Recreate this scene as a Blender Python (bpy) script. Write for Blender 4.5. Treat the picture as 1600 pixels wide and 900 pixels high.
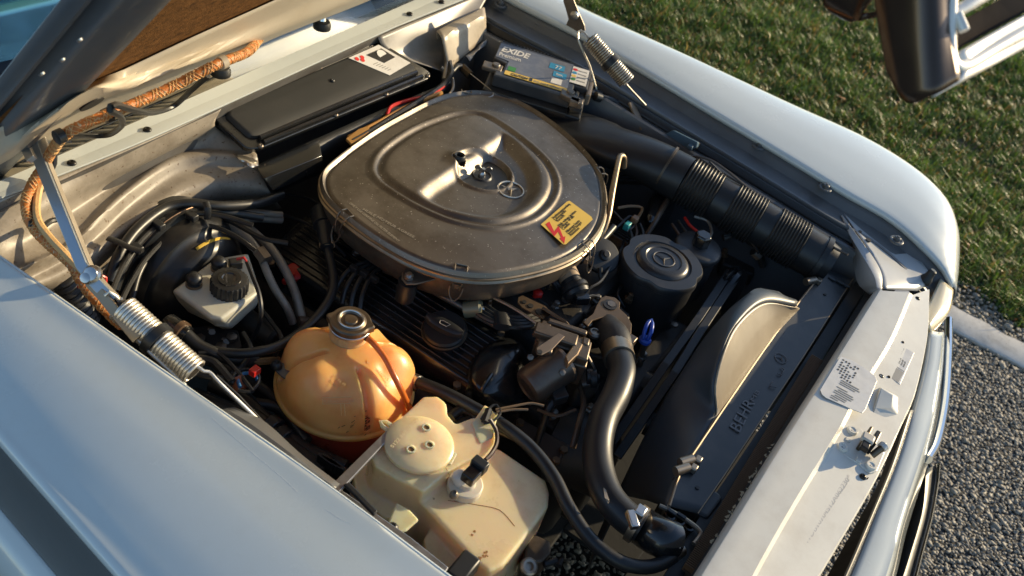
import bpy, bmesh, math, random
import numpy as np
from mathutils import Vector, Matrix
random.seed(7); rng = np.random.default_rng(7)
sc = bpy.context.scene
for o in list(bpy.data.objects): bpy.data.objects.remove(o, do_unlink=True)
COL = sc.collection
R = math.radians
# ---------------------------------------------------------------- camera
CAM = np.array([-1.34, -.044, 1.979]); TGT = np.array([-.055, .453, .8]); ROLL = .302; FPX = 1507.0   # photo is 1600 px wide
_d = TGT-CAM; _d /= np.linalg.norm(_d)
_r = np.cross(_d, [0, 0, 1.]); _r /= np.linalg.norm(_r); _u = np.cross(_r, _d)
_c, _s = math.cos(ROLL), math.sin(ROLL); _r, _u = _c*_r+_s*_u, -_s*_r+_c*_u
cd = bpy.data.cameras.new('camera'); cam = bpy.data.objects.new('camera', cd); COL.objects.link(cam)
cam.matrix_world = Matrix(((_r[0], _u[0], -_d[0], CAM[0]), (_r[1], _u[1], -_d[1], CAM[1]), (_r[2], _u[2], -_d[2], CAM[2]), (0, 0, 0, 1)))
cd.sensor_width = 36; cd.lens = FPX/1600*36; cd.clip_start = .05; cd.clip_end = 3000
cd.dof.use_dof = True; cd.dof.focus_distance = 1.72; cd.dof.aperture_fstop = 5.6
sc.camera = cam
# ---------------------------------------------------------------- sky and sun
SUN_EL = R(17.5); SUN_DIR = Vector((.84*math.cos(SUN_EL), -.5426*math.cos(SUN_EL), math.sin(SUN_EL)))   # towards the sun
wd = bpy.data.worlds.new('World'); sc.world = wd; wd.use_nodes = True
nt = wd.node_tree; sky = nt.nodes.new('ShaderNodeTexSky'); sky.sky_type = 'NISHITA'; sky.sun_disc = False
sky.sun_elevation = SUN_EL; sky.sun_rotation = math.atan2(SUN_DIR.x, SUN_DIR.y); sky.air_density = 1.0; sky.dust_density = .4; sky.ozone_density = 2.0
bg = nt.nodes['Background']; nt.links.new(sky.outputs[0], bg.inputs[0]); bg.inputs[1].default_value = .15
sl = bpy.data.lights.new('sun', 'SUN'); sl.energy = 5.0; sl.angle = R(.55); sl.color = (1, .80, .50)
so = bpy.data.objects.new('sun', sl); COL.objects.link(so); so.rotation_euler = SUN_DIR.to_track_quat('Z', 'Y').to_euler(); so.location = (8, -6, 5)
sc.view_settings.view_transform = 'Standard'; sc.view_settings.look = 'None'; sc.view_settings.exposure = .46; sc.view_settings.gamma = 1
# ---------------------------------------------------------------- pixel -> place (a pixel gives a direction, the height comes from what it touches)
def ray(px, py): return _d*FPX+_r*(px-800)-_u*(py-450)
def at(px, py, z):
    v = ray(px, py); return CAM+v*((z-CAM[2])/v[2])
def atx(px, py, x):
    v = ray(px, py); return CAM+v*((x-CAM[0])/v[0])
def dist(px, py, t):
    v = ray(px, py); return CAM+v/np.linalg.norm(v)*t
def W(l): return [at(*p) for p in l]
def A(*p): return np.array(p, float)
def nrm(v): v = np.asarray(v, float); return v/np.linalg.norm(v)
X, Y, Z = A(1, 0, 0), A(0, 1, 0), A(0, 0, 1)
# ---------------------------------------------------------------- mesh helpers
def crs(P, n, closed=False):
    P = np.asarray(P, float); m = len(P)
    if m == 2 and not closed: t = np.linspace(0, 1, n)[:, None]; return P[0]*(1-t)+P[1]*t
    if closed: Q = np.vstack([P[-1], P, P[0], P[1]]); seg = m
    else: Q = np.vstack([2*P[0]-P[1], P, 2*P[-1]-P[-2]]); seg = m-1
    L = np.array([np.linalg.norm(Q[i+2]-Q[i+1]) for i in range(seg)])+1e-9; cum = np.concatenate([[0], np.cumsum(L)])
    ts = np.linspace(0, cum[-1], n+1)[:-1] if closed else np.linspace(0, cum[-1], n)
    out = []
    for t in ts:
        i = min(np.searchsorted(cum, t, 'right')-1, seg-1); a = (t-cum[i])/L[i]
        p0, p1, p2, p3 = Q[i:i+4]
        out.append(.5*((2*p1)+(-p0+p2)*a+(2*p0-5*p1+4*p2-p3)*a*a+(-p0+3*p1-3*p2+p3)*a**3))
    return np.array(out)
def lin(P, n):
    P = np.asarray(P, float); L = np.linalg.norm(np.diff(P, axis=0), axis=1)+1e-9; c = np.concatenate([[0], np.cumsum(L)]); t = np.linspace(0, c[-1], n)
    return np.stack([np.interp(t, c, P[:, k]) for k in range(P.shape[1])], 1)
class MB:
    def __init__(s): s.v = []; s.f = []
    def add(s, V, F):
        b = len(s.v); s.v += [tuple(map(float, p)) for p in V]; s.f += [tuple(i+b for i in f) for f in F]; return s
    def box(s, c, size, ax=None):
        ax = ax or (X, Y, Z); c = np.asarray(c, float); h = np.array(size)/2
        V = [c+ax[0]*h[0]*i+ax[1]*h[1]*j+ax[2]*h[2]*k for k in (-1, 1) for j in (-1, 1) for i in (-1, 1)]
        return s.add(V, [(0, 2, 3, 1), (4, 5, 7, 6), (0, 1, 5, 4), (2, 6, 7, 3), (0, 4, 6, 2), (1, 3, 7, 5)])
    def rings(s, rings, cap=True, closed=True):
        n = len(rings[0]); V = [p for r in rings for p in r]; F = []
        for i in range(len(rings)-1):
            for j in range(n if closed else n-1):
                k = (j+1) % n; F.append((i*n+j, i*n+k, (i+1)*n+k, (i+1)*n+j))
        if cap: F.append(tuple(range(n))[::-1]); F.append(tuple((len(rings)-1)*n+j for j in range(n)))
        return s.add(V, F)
    def tube(s, P, rad, n=10, res=None, smooth=True, cap=True, flat=1.0):
        P = np.asarray(P, float)
        if res is None: res = max(2, int(np.linalg.norm(np.diff(P, axis=0), axis=1).sum()/.008)) if smooth and len(P) > 2 else len(P)
        Q = crs(P, res) if smooth and len(P) > 2 else P
        m = len(Q); rr = np.interp(np.linspace(0, 1, m), np.linspace(0, 1, len(rad)), rad) if hasattr(rad, '__len__') else np.full(m, rad)
        T = np.gradient(Q, axis=0); T /= np.linalg.norm(T, axis=1)[:, None]+1e-12
        a = Z if abs(T[0][2]) < .9 else X; N = nrm(np.cross(T[0], a)); rg = []
        for i in range(m):
            N = nrm(N-T[i]*(N@T[i])); B = np.cross(T[i], N)
            rg.append([Q[i]+rr[i]*(math.cos(t)*N+flat*math.sin(t)*B) for t in np.linspace(0, 2*math.pi, n, endpoint=False)])
        return s.rings(rg, cap)
    def lathe(s, prof, o, axis=(0, 0, 1), n=32, cap=True):
        axis = nrm(axis); o = np.asarray(o, float); a = X if abs(axis[0]) < .8 else Y; N = nrm(np.cross(axis, a)); B = np.cross(axis, N)
        return s.rings([[o+axis*h+r*(math.cos(t)*N+math.sin(t)*B) for t in np.linspace(0, 2*math.pi, n, endpoint=False)] for r, h in prof], cap)
    def prism(s, P, off):
        P = [np.asarray(p, float) for p in P]; off = np.asarray(off, float); return s.rings([P, [p+off for p in P]])
    def patch(s, rows, nu=24, nv=None, sm=True, smv=False):
        g = [crs(r, nu) if sm else lin(r, nu) for r in rows]
        if nv: g = list(np.swapaxes(np.array([(crs if smv else lin)([q[i] for q in g], nv) for i in range(nu)]), 0, 1))
        return s.rings(g, False, False)
ABS = {}
def empty(name, loc):
    o = bpy.data.objects.new(name, None); COL.objects.link(o); o.location = tuple(map(float, loc)); o.empty_display_size = .02; ABS[o.name] = Vector(o.location); return o
def thing(name, label, cat, loc, group=None):
    o = empty(name, loc); o['label'] = label; o['category'] = cat
    if group: o['group'] = group
    return o
def part(mb, name, mat, parent=None, sm=40, bevel=0, seg=2, solid=0, sub=0, flip=False, off=1, recalc=True):
    V = np.array(mb.v); c = (V.min(0)+V.max(0))/2; c[2] = V[:, 2].min()
    me = bpy.data.meshes.new(name); me.from_pydata((V-c).tolist(), [], mb.f)
    if recalc:
        b = bmesh.new(); b.from_mesh(me); bmesh.ops.recalc_face_normals(b, faces=b.faces)
        if flip: bmesh.ops.reverse_faces(b, faces=b.faces)
        b.to_mesh(me); b.free()
    me.materials.append(mat)
    o = bpy.data.objects.new(name, me); COL.objects.link(o); o.location = c; ABS[o.name] = Vector(c)
    if parent is not None:
        o.parent = parent; o.matrix_parent_inverse = Matrix.Translation(-ABS[parent.name])
    if sm:
        me.polygons.foreach_set('use_smooth', [True]*len(me.polygons)); me.set_sharp_from_angle(angle=R(sm))
    if solid: m = o.modifiers.new('solid', 'SOLIDIFY'); m.thickness = solid; m.offset = off
    if bevel: m = o.modifiers.new('bevel', 'BEVEL'); m.width = bevel; m.segments = seg; m.limit_method = 'ANGLE'; m.angle_limit = R(32)
    if sub: m = o.modifiers.new('sub', 'SUBSURF'); m.levels = sub; m.render_levels = sub
    return o
def tagp(o, label, cat, group=None):
    o['label'] = label; o['category'] = cat
    if group: o['group'] = group
    return o
def blob(o, vox=.003, it=8):
    m = o.modifiers.new('remesh', 'REMESH'); m.mode = 'VOXEL'; m.voxel_size = vox; m.use_smooth_shade = True
    m = o.modifiers.new('smooth', 'SMOOTH'); m.iterations = it; m.factor = .5
    return o
def textobj(s, p0, p1, up, mat, parent, name='lettering', h=None, ext=.0004, bold=0, lift=0, font_shear=0):
    """flat lettering whose baseline runs from p0 to p1; up = direction of the letter tops"""
    p0, p1 = np.asarray(p0, float), np.asarray(p1, float)
    cu = bpy.data.curves.new(name, 'FONT'); cu.body = s; cu.size = 1; cu.extrude = 0; cu.offset = bold; cu.shear = font_shear; cu.resolution_u = 2
    ob = bpy.data.objects.new('t', cu); COL.objects.link(ob)
    bpy.context.view_layer.update(); me = bpy.data.meshes.new_from_object(ob.evaluated_get(bpy.context.evaluated_depsgraph_get()))
    bpy.data.objects.remove(ob); V = np.array([v.co for v in me.vertices]); F = [tuple(p.vertices) for p in me.polygons]; bpy.data.meshes.remove(me)
    w = V[:, 0].max()-V[:, 0].min(); L = np.linalg.norm(p1-p0); xd = (p1-p0)/L; n = nrm(np.cross(xd, up)); yd = np.cross(n, xd)
    if n[2] < 0: n = -n
    kx = L/w; ky = h or kx
    P = [p0+xd*(v[0]-V[0:, 0].min())*kx+yd*v[1]*ky+n*lift for v in V]
    m = MB(); m.add(P, F); m.add([p+n*ext for p in P], F)
    return part(m, name, mat, parent, sm=0, recalc=False)
# ---------------------------------------------------------------- materials (procedural)
MC = {}
def M(name, col, rough=.5, metal=0, var=.12, vs=18, bump=0, bs=300, coat=0, sss=0, sscol=None, dirt=None, dsc=14, damt=.5, spec=.5, rv=.12, alpha=1, trans=0, speck=None, spsc=250, spth=.7, scr=0):
    if name in MC: return MC[name]
    m = bpy.data.materials.new(name); m.use_nodes = True; n = m.node_tree; b = n.nodes['Principled BSDF']; N = n.nodes.new; L = n.links.new
    tc = N('ShaderNodeTexCoord')
    nz = N('ShaderNodeTexNoise'); nz.inputs['Scale'].default_value = vs; nz.inputs['Detail'].default_value = 6; nz.inputs['Roughness'].default_value = .65; L(tc.outputs['Object'], nz.inputs['Vector'])
    mix = N('ShaderNodeMix'); mix.data_type = 'RGBA'
    mix.inputs[6].default_value = (*[c*(1-var) for c in col], 1); mix.inputs[7].default_value = (*[min(1, c*(1+var)) for c in col], 1); L(nz.outputs['Fac'], mix.inputs[0])
    out = mix.outputs[2]
    if dirt is not None:
        n2 = N('ShaderNodeTexNoise'); n2.inputs['Scale'].default_value = dsc; n2.inputs['Detail'].default_value = 9; n2.inputs['Roughness'].default_value = .72; L(tc.outputs['Object'], n2.inputs['Vector'])
        rp = N('ShaderNodeMapRange'); rp.inputs[1].default_value = .46; rp.inputs[2].default_value = .72; rp.inputs[4].default_value = damt; L(n2.outputs['Fac'], rp.inputs[0])
        mx = N('ShaderNodeMix'); mx.data_type = 'RGBA'; L(rp.outputs[0], mx.inputs[0]); L(out, mx.inputs[6]); mx.inputs[7].default_value = (*dirt, 1); out = mx.outputs[2]
    if speck is not None:
        n3 = N('ShaderNodeTexNoise'); n3.inputs['Scale'].default_value = spsc; n3.inputs['Detail'].default_value = 2; L(tc.outputs['Object'], n3.inputs['Vector'])
        rp = N('ShaderNodeMapRange'); rp.inputs[1].default_value = spth; rp.inputs[2].default_value = spth+.05; L(n3.outputs['Fac'], rp.inputs[0])
        mx = N('ShaderNodeMix'); mx.data_type = 'RGBA'; L(rp.outputs[0], mx.inputs[0]); L(out, mx.inputs[6]); mx.inputs[7].default_value = (*speck, 1); out = mx.outputs[2]
    L(out, b.inputs['Base Color'])
    rr = N('ShaderNodeMapRange'); rr.inputs[3].default_value = max(.02, rough-rv); rr.inputs[4].default_value = min(1, rough+rv); L(nz.outputs['Fac'], rr.inputs[0]); L(rr.outputs[0], b.inputs['Roughness'])
    b.inputs['Metallic'].default_value = metal; b.inputs['Specular IOR Level'].default_value = spec
    if coat: b.inputs['Coat Weight'].default_value = coat; b.inputs['Coat Roughness'].default_value = .06
    if sss: b.inputs['Subsurface Weight'].default_value = sss; b.inputs['Subsurface Radius'].default_value = sscol or (.03, .015, .006); b.inputs['Subsurface Scale'].default_value = 1.0
    if trans: b.inputs['Transmission Weight'].default_value = trans
    if bump or scr:
        hs = None
        if bump:
            n4 = N('ShaderNodeTexNoise'); n4.inputs['Scale'].default_value = bs; n4.inputs['Detail'].default_value = 4; L(tc.outputs['Object'], n4.inputs['Vector']); hs = n4.outputs['Fac']
        bp = N('ShaderNodeBump'); bp.inputs['Strength'].default_value = bump or .2; bp.inputs['Distance'].default_value = .001; L(hs or nz.outputs['Fac'], bp.inputs['Height']); L(bp.outputs[0], b.inputs['Normal'])
    MC[name] = m; return m
GRIME = (.05, .035, .02)
paint = M('ivory_paint', (.565, .605, .59), .25, var=.03, vs=5, coat=1, bump=.02, bs=60, dirt=(.42, .40, .34), dsc=40, damt=.10)
paint_in = M('ivory_paint_matt', (.68, .66, .59), .34, var=.05, vs=8, coat=.15, bump=.05, bs=120, dirt=(.35, .28, .2), dsc=12, damt=.25)
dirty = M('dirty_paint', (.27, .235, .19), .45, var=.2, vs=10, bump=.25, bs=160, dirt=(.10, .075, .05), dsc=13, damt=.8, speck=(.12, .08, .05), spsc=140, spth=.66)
greyp = M('inner_grey', (.10, .105, .11), .36, var=.15, vs=9, bump=.08, bs=120, dirt=(.07, .06, .05), dsc=10, damt=.5)  # dark grey for the gutter, inner wing and small bay parts
blackp = M('black_plastic', (.016, .0175, .019), .42, var=.3, vs=14, bump=.08, bs=260, dirt=(.035, .028, .02), dsc=22, damt=.35)
blackg = M('black_gloss', (.010, .011, .012), .24, var=.2, vs=10, coat=.4, dirt=(.03, .024, .018), dsc=18, damt=.35, bump=.03, bs=90)
rubber = M('black_rubber', (.015, .016, .017), .40, var=.3, vs=24, bump=.1, bs=320, dirt=(.03, .025, .02), dsc=24, damt=.4)
darkm = M('engine_dark_metal', (.035, .034, .033), .5, metal=.35, var=.35, vs=20, bump=.3, bs=170, dirt=(.05, .036, .022), dsc=15, damt=.7)
steel = M('zinc_steel', (.55, .54, .52), .32, metal=1, var=.15, vs=30, dirt=(.18, .13, .08), dsc=28, damt=.4, bump=.06, bs=240)
dsteel = M('dull_steel', (.22, .19, .16), .45, metal=.85, var=.25, vs=26, dirt=(.10, .06, .03), dsc=22, damt=.7, bump=.2, bs=220)
alu = M('aged_aluminium', (.215, .192, .165), .48, metal=.95, var=.35, vs=6, dirt=(.075, .058, .04), dsc=5, damt=.85, bump=.06, bs=340, speck=(.6, .56, .5), spsc=230, spth=.69, rv=.1)
chrome = M('chrome', (.85, .84, .82), .16, metal=1, var=.03, vs=9, dirt=(.4, .36, .3), dsc=20, damt=.15)
amber = M('amber_plastic', (.90, .46, .15), .36, var=.14, vs=12, coat=.1, sss=.6, sscol=(.04, .018, .006), dirt=(.72, .22, .035), dsc=12, damt=.85, bump=.12, bs=110, rv=.06)
redfl = M('coolant_red_plastic', (.46, .075, .04), .28, var=.25, vs=16, sss=.3, sscol=(.02, .006, .003), dirt=(.12, .03, .015), dsc=15, damt=.5, rv=.06)
cream = M('cream_plastic', (.80, .63, .38), .3, var=.12, vs=7, sss=.7, sscol=(.05, .028, .011), dirt=(.55, .29, .09), dsc=8, damt=.6, bump=.08, bs=70, speck=(.2, .09, .03), spsc=60, spth=.76, coat=.15)
milky = M('milky_plastic', (.56, .55, .46), .38, var=.1, vs=10, sss=.35, sscol=(.02, .015, .01), dirt=(.2, .16, .1), dsc=11, damt=.35, bump=.05, bs=90)
redp = M('red_plastic', (.55, .02, .015), .35, var=.1)
bluep = M('blue_plastic', (.02, .07, .40), .35, var=.1)
yellow = M('yellow_label', (.75, .50, .08), .4, var=.06, vs=30)
white = M('white_label', (.72, .70, .66), .45, var=.06, vs=30, dirt=(.4, .35, .28), dsc=30, damt=.4)
inkb = M('black_ink', (.015, .014, .013), .5, var=.1)
inkr = M('red_ink', (.62, .02, .015), .45, var=.05)
ink_g = M('grey_ink', (.28, .27, .25), .5, var=.1)
# ================================================================ setting
def struct(o): o['kind'] = 'structure'; return o
soil = M('soil', (.05, .045, .025), .95, var=.4, vs=30, bump=.6, bs=90, dirt=(.045, .06, .015), dsc=4, damt=.8)
lawnfar = M('far_lawn', (.035, .055, .015), .95, var=.4, vs=20, bump=.8, bs=60)
tar = M('asphalt_tar', (.028, .027, .026), .8, var=.3, vs=40, bump=.5, bs=200)
stonem = M('asphalt_stone', (.25, .23, .195), .7, var=.85, vs=75, bump=.2, bs=300)
conc = M('concrete', (.58, .55, .50), .85, var=.12, vs=30, bump=.35, bs=220, dirt=(.16, .14, .11), dsc=18, damt=.5, speck=(.1, .09, .08), spsc=160, spth=.68)
struct(part(MB().add([(-600, -600, 0), (600, -600, 0), (600, 600, 0), (-600, 600, 0)], [(0, 1, 2, 3)]), 'ground', lawnfar, sm=0))
struct(part(MB().add([(-6, -9, .006), (1.80, -9, .006), (1.80, 9, .006), (-6, 9, .006)], [(0, 1, 2, 3)]), 'asphalt', tar, sm=0))
struct(part(MB().add([(1.80, -9, .005), (7.5, -9, .005), (7.5, 9, .005), (1.80, 9, .005)], [(0, 1, 2, 3)]), 'soil_bed', soil, sm=0))
# concrete edging, slightly uneven
ys = np.linspace(-4, 4, 260); e = MB(); rg = []
for y in ys:
    a = .004*math.sin(y*7)+rng.normal(0, .004); b = .004*math.cos(y*5)+rng.normal(0, .005); x0 = 1.815+.03*y*.0
    rg.append([(x0+a, y, .0), (x0+a, y, .014), (x0+.008+a, y, .019), (1.955+b, y, .019), (1.963+b, y, .013), (1.963+b, y, .0)])
struct(part(e.rings(rg), 'edging_strip', conc, sm=35))
ico = None
def stones(name, pts, rad, mat):
    b = bmesh.new(); bmesh.ops.create_icosphere(b, subdivisions=1, radius=1); V0 = np.array([v.co for v in b.verts]); F0 = np.array([[v.index for v in f.verts] for f in b.faces]); b.free()
    n = len(pts); nv = len(V0)
    k_ = rng.lognormal(0, .28, n)*rad; S = np.stack([k_*rng.uniform(.75, 1.4, n), k_*rng.uniform(.6, 1.0, n), k_*rng.uniform(.35, .65, n)], 1); an = rng.uniform(0, 2*np.pi, n)
    V = V0[None]*(1+rng.normal(0, .27, (n, nv, 1)))*S[:, None, :]
    c, s_ = np.cos(an)[:, None], np.sin(an)[:, None]; V = np.stack([V[..., 0]*c-V[..., 1]*s_, V[..., 0]*s_+V[..., 1]*c, V[..., 2]], -1)+np.asarray(pts)[:, None, :]
    F = (F0[None]+(np.arange(n)*nv)[:, None, None]).reshape(-1, 3)
    me = bpy.data.meshes.new(name); me.vertices.add(n*nv); me.vertices.foreach_set('co', V.reshape(-1)); me.loops.add(F.size); me.loops.foreach_set('vertex_index', F.reshape(-1).astype(np.int32))
    me.polygons.add(len(F)); me.polygons.foreach_set('loop_start', np.arange(0, F.size, 3, dtype=np.int32)); me.update(); me.validate()
    me.materials.append(mat); o = bpy.data.objects.new(name, me); COL.objects.link(o); o['kind'] = 'stuff'; return o
def jgrid(x0, x1, y0, y1, st, z, jz=.002):
    gx, gy = np.meshgrid(np.arange(x0, x1, st), np.arange(y0, y1, st)); p = np.stack([gx.ravel(), gy.ravel()], 1); p += rng.uniform(-.45, .45, p.shape)*st
    return np.column_stack([p, z+rng.normal(0, jz, len(p))])
P = np.vstack([jgrid(.45, 1.81, -1.5, .05, .0102, .0078, .0022), jgrid(-.6, .45, -.6, .6, .0135, .0085), jgrid(-1.7, -.6, .2, 1.9, .0145, .0085)])
o = stones('asphalt_stones', P, .0059, stonem); o['label'] = 'coarse grey stone chippings set in the asphalt'; o['category'] = 'asphalt'
P = jgrid(1.962, 2.14, -1.6, .6, .0115, .011, .004); P = P[rng.uniform(0, 1, len(P)) < 1.15-(P[:, 0]-1.96)*4.5]
o = stones('gravel', P, .0075, stonem); o['label'] = 'loose dark gravel between the pale edging and the grass'; o['category'] = 'gravel'
# grass: blades with their own colours, one object
def grass():
    n = 330000
    x = 2.02+4.9*rng.beta(1.0, 1.5, n); y = rng.uniform(-1.6, 3.2, n)
    q = (x-2.02)/4.9; keep = (y > -1.5+.25*q) & (y < .9+2.4*q*1.3+.9); x, y = x[keep], y[keep]
    # tufts: lengthen and thin out by a coarse field
    fld = sum(np.sin(x*a+b)*np.cos(y*c+e) for a, b, c, e in ((7.3, .4, 6.1, 1.2), (13.1, 2.2, 15.7, .3), (29., 1.1, 23., 2.), (3.1, .2, 2.6, .8)))/4
    keep = (rng.uniform(0, 1, len(x)) < .72+.5*fld) & (x > 2.06+.05*np.sin(y*9)+.04*np.sin(y*23)+rng.normal(0, .02, len(x))); x, y, fld = x[keep], y[keep], fld[keep]; n = len(x)
    h = rng.uniform(.02, .062, n)*(1+.6*fld); az = rng.uniform(0, 2*np.pi, n); lean = rng.uniform(.2, 1.3, n); w = rng.uniform(.0011, .0028, n)*(1+(x-2)/5)
    leaf = rng.uniform(0, 1, n) < .03; w[leaf] *= 3.0; h[leaf] *= rng.uniform(.4, .9, leaf.sum()); tall = rng.uniform(0, 1, n) < .03; h[tall] *= 1.7; lean[leaf] = rng.uniform(1.1, 1.6, leaf.sum())
    dx, dy = np.cos(az), np.sin(az); px, py = -dy, dx
    z0 = .006+.012*np.clip(fld, 0, 1)
    b = np.stack([x, y, z0], 1); side = np.stack([px*w, py*w, 0*w], 1)
    mid = b+np.stack([dx*h*.45*np.sin(lean*.5), dy*h*.45*np.sin(lean*.5), h*.55*np.cos(lean*.4)], 1)
    tip = b+np.stack([dx*h*np.sin(lean), dy*h*np.sin(lean), h*(.35+.65*np.cos(lean))], 1)
    V = np.stack([b-side, b+side, mid+side*.85, mid-side*.85, tip], 1).reshape(-1, 3)
    F = np.array([[0, 1, 2], [0, 2, 3], [3, 2, 4]])[None]+(np.arange(n)*5)[:, None, None]; F = F.reshape(-1, 3)
    me = bpy.data.meshes.new('grass'); me.vertices.add(len(V)); me.vertices.foreach_set('co', V.reshape(-1)); me.loops.add(F.size); me.loops.foreach_set('vertex_index', F.reshape(-1).astype(np.int32))
    me.polygons.add(len(F)); me.polygons.foreach_set('loop_start', np.arange(0, F.size, 3, dtype=np.int32)); me.update()
    g = np.array([.05, .115, .018]); g2 = np.array([.15, .22, .028]); dry = np.array([.42, .26, .07]); br = np.array([.34, .13, .03])
    t = rng.uniform(0, 1, n)[:, None]; col = g*(1-t)+g2*t; col = col*(1+.55*fld[:, None])*np.array([1, 1, 1])*rng.uniform(.6, 1.25, (n, 1)); dk = rng.uniform(0, 1, n) < .11; col[dk] = dry*rng.uniform(.5, 1.1, (dk.sum(), 1)); col[leaf] = br*rng.uniform(.5, 1.6, (leaf.sum(), 1))
    ca = me.color_attributes.new('tint', 'FLOAT_COLOR', 'POINT'); ca.data.foreach_set('color', np.column_stack([np.repeat(col, 5, 0), np.ones(n*5)]).reshape(-1))
    m = bpy.data.materials.new('grass_blades'); m.use_nodes = True; k = m.node_tree; bs = k.nodes['Principled BSDF']; a = k.nodes.new('ShaderNodeVertexColor'); a.layer_name = 'tint'; k.links.new(a.outputs[0], bs.inputs['Base Color']); bs.inputs['Roughness'].default_value = .45
    tr = k.nodes.new('ShaderNodeBsdfTranslucent'); k.links.new(a.outputs[0], tr.inputs[0]); mx = k.nodes.new('ShaderNodeMixShader'); mx.inputs[0].default_value = .35
    k.links.new(bs.outputs[0], mx.inputs[1]); k.links.new(tr.outputs[0], mx.inputs[2]); k.links.new(mx.outputs[0], k.nodes['Material Output'].inputs[0])
    me.materials.append(m); o = bpy.data.objects.new('grass', me); COL.objects.link(o); o['kind'] = 'stuff'; o['label'] = 'short green lawn with dry blades and fallen leaves'; o['category'] = 'grass'
grass()
# ================================================================ car body
car = thing('classic_car', 'ivory white classic car with its hood raised over the engine bay', 'car', (0, .6, 0))
def zb(y): return .93-.08*(1.0-y)
# ---- far fender
I = [(690, -62, .95), (800, 0, .945), (950, 78, .935), (1133, 187, .905), (1233, 247, .89), (1320, 300, .875), (1390, 340, .862), (1440, 382, .848), (1475, 420, .825), (1489, 448, .80)]
O = [(790, -58, .955), (900, 7, .945), (1067, 83, .935), (1233, 160, .905), (1350, 213, .89), (1430, 262, .875), (1478, 308, .86), (1496, 355, .84), (1497, 408, .815), (1492, 450, .795)]
Iw, Ow = W(I), W(O)
def mid(t, up): return [a*(1-t)+b*t+Z*up*min(1, np.linalg.norm(b-a)/.12) for a, b in zip(Iw, Ow)]
dn = lambda k, dz: [p+A(.02*k+.0, -.015*k if i > 6 else 0, -dz) for i, p in enumerate(Ow)]
ext = lambda row: [row[0]+A(0, .5, .02)]+list(row)
lipin = [p+A(.002, 0, -.014) for p in Iw]
body = MB().patch([ext(lipin), ext([p+A(-.0015, 0, -.004) for p in Iw]), ext(Iw), ext(mid(.06, .004)), ext(mid(.3, .011)), ext(mid(.6, .013)), ext(mid(.85, .008)), ext(Ow), ext(dn(.5, .012)), ext(dn(1, .04)), ext(dn(1.5, .12)), ext(dn(1.7, .24))], 90, 60, smv=True)
fender = part(body, 'fender', paint, car, sm=60, solid=.0012, off=-1)
# ---- far gutter, seal and inner wing
def offrow(dx, dz, rows=Iw): return ext([p+A(dx, 0, dz) for p in rows])
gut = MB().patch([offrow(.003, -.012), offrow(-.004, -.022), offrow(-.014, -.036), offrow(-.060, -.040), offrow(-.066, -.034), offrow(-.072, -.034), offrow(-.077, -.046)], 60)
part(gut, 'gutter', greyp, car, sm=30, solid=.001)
part(MB().patch([offrow(-.076, -.044), offrow(-.078, -.040), offrow(-.084, -.040), offrow(-.088, -.05), offrow(-.094, -.055)], 60), 'hood_seal', rubber, car, sm=50, solid=.001)
Iin = Iw[:8]
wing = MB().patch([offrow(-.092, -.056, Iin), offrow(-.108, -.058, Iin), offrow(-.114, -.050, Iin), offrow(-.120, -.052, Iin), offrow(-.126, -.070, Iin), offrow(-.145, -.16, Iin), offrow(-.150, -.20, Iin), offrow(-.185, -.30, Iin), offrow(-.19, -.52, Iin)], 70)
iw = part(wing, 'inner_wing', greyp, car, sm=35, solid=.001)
for px, py in ((782, 7), (843, 35), (997, 117), (1087, 169), (1186, 228), (1290, 293), (1401, 375)):
    p = at(px, py, .87+.00011*(1290-px)); b = MB().lathe([(.0165, -.003), (.0165, .0), (.0145, .0018), (.0115, .0018), (.0105, .0), (.0075, 0), (.0075, .007), (.006, .0085), (.0035, .0085), (.003, .011), (0.0005, .011)], p, n=16)
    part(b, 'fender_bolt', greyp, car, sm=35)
for px, py, a in ((1285, 285, 0), (1183, 246, 1), (1180, 246, 1)):
    if a == 0: part(MB().box(at(1264, 277, .853), (.035, .022, .006)), 'seal_clip', blackp, car, bevel=.002)
# fender-to-panel corner: triangular bracket and headlamp adjuster
tri = MB().patch([W([(1305, 330, .80), (1330, 385, .80), (1340, 440, .80), (1360, 460, .80)]), W([(1312, 338, .83), (1342, 390, .83), (1365, 430, .835), (1372, 455, .835)]), W([(1316, 336, .84), (1352, 385, .838), (1376, 425, .838), (1378, 455, .838)])], 20)
part(tri, 'corner_bracket', M('ivory_shaded', (.42, .43, .43), .4, var=.1, vs=9, coat=.2), car, sm=30, solid=.002)  # ivory paint greyed, its shade put into the colour
gus = MB().patch([W([(1318, 334, .835), (1353, 385, .832), (1375, 425, .83), (1380, 452, .83)]), W([(1345, 350, .82), (1395, 398, .815), (1425, 440, .81), (1432, 455, .80)]), W([(1380, 360, .822), (1420, 390, .815), (1450, 425, .81), (1452, 442, .80)])], 20, 14)
part(gus, 'corner_gusset', MC['ivory_shaded'], car, sm=30, solid=.002)
for px, py, rr in ((1344, 362, .004), (1357, 375, .006)):
    part(MB().lathe([(rr, -.002), (rr, .0012)], at(px, py, .834), n=14), 'panel_hole', inkb, car, sm=0)
adj = MB().lathe([(.014, 0), (.014, .012), (.010, .018), (.0085, .034), (.006, .036), (.001, .036)], at(1443, 441, .80), (.15, -.1, .95), n=18)
part(adj, 'headlamp_adjuster', blackp, car, sm=35)
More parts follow.
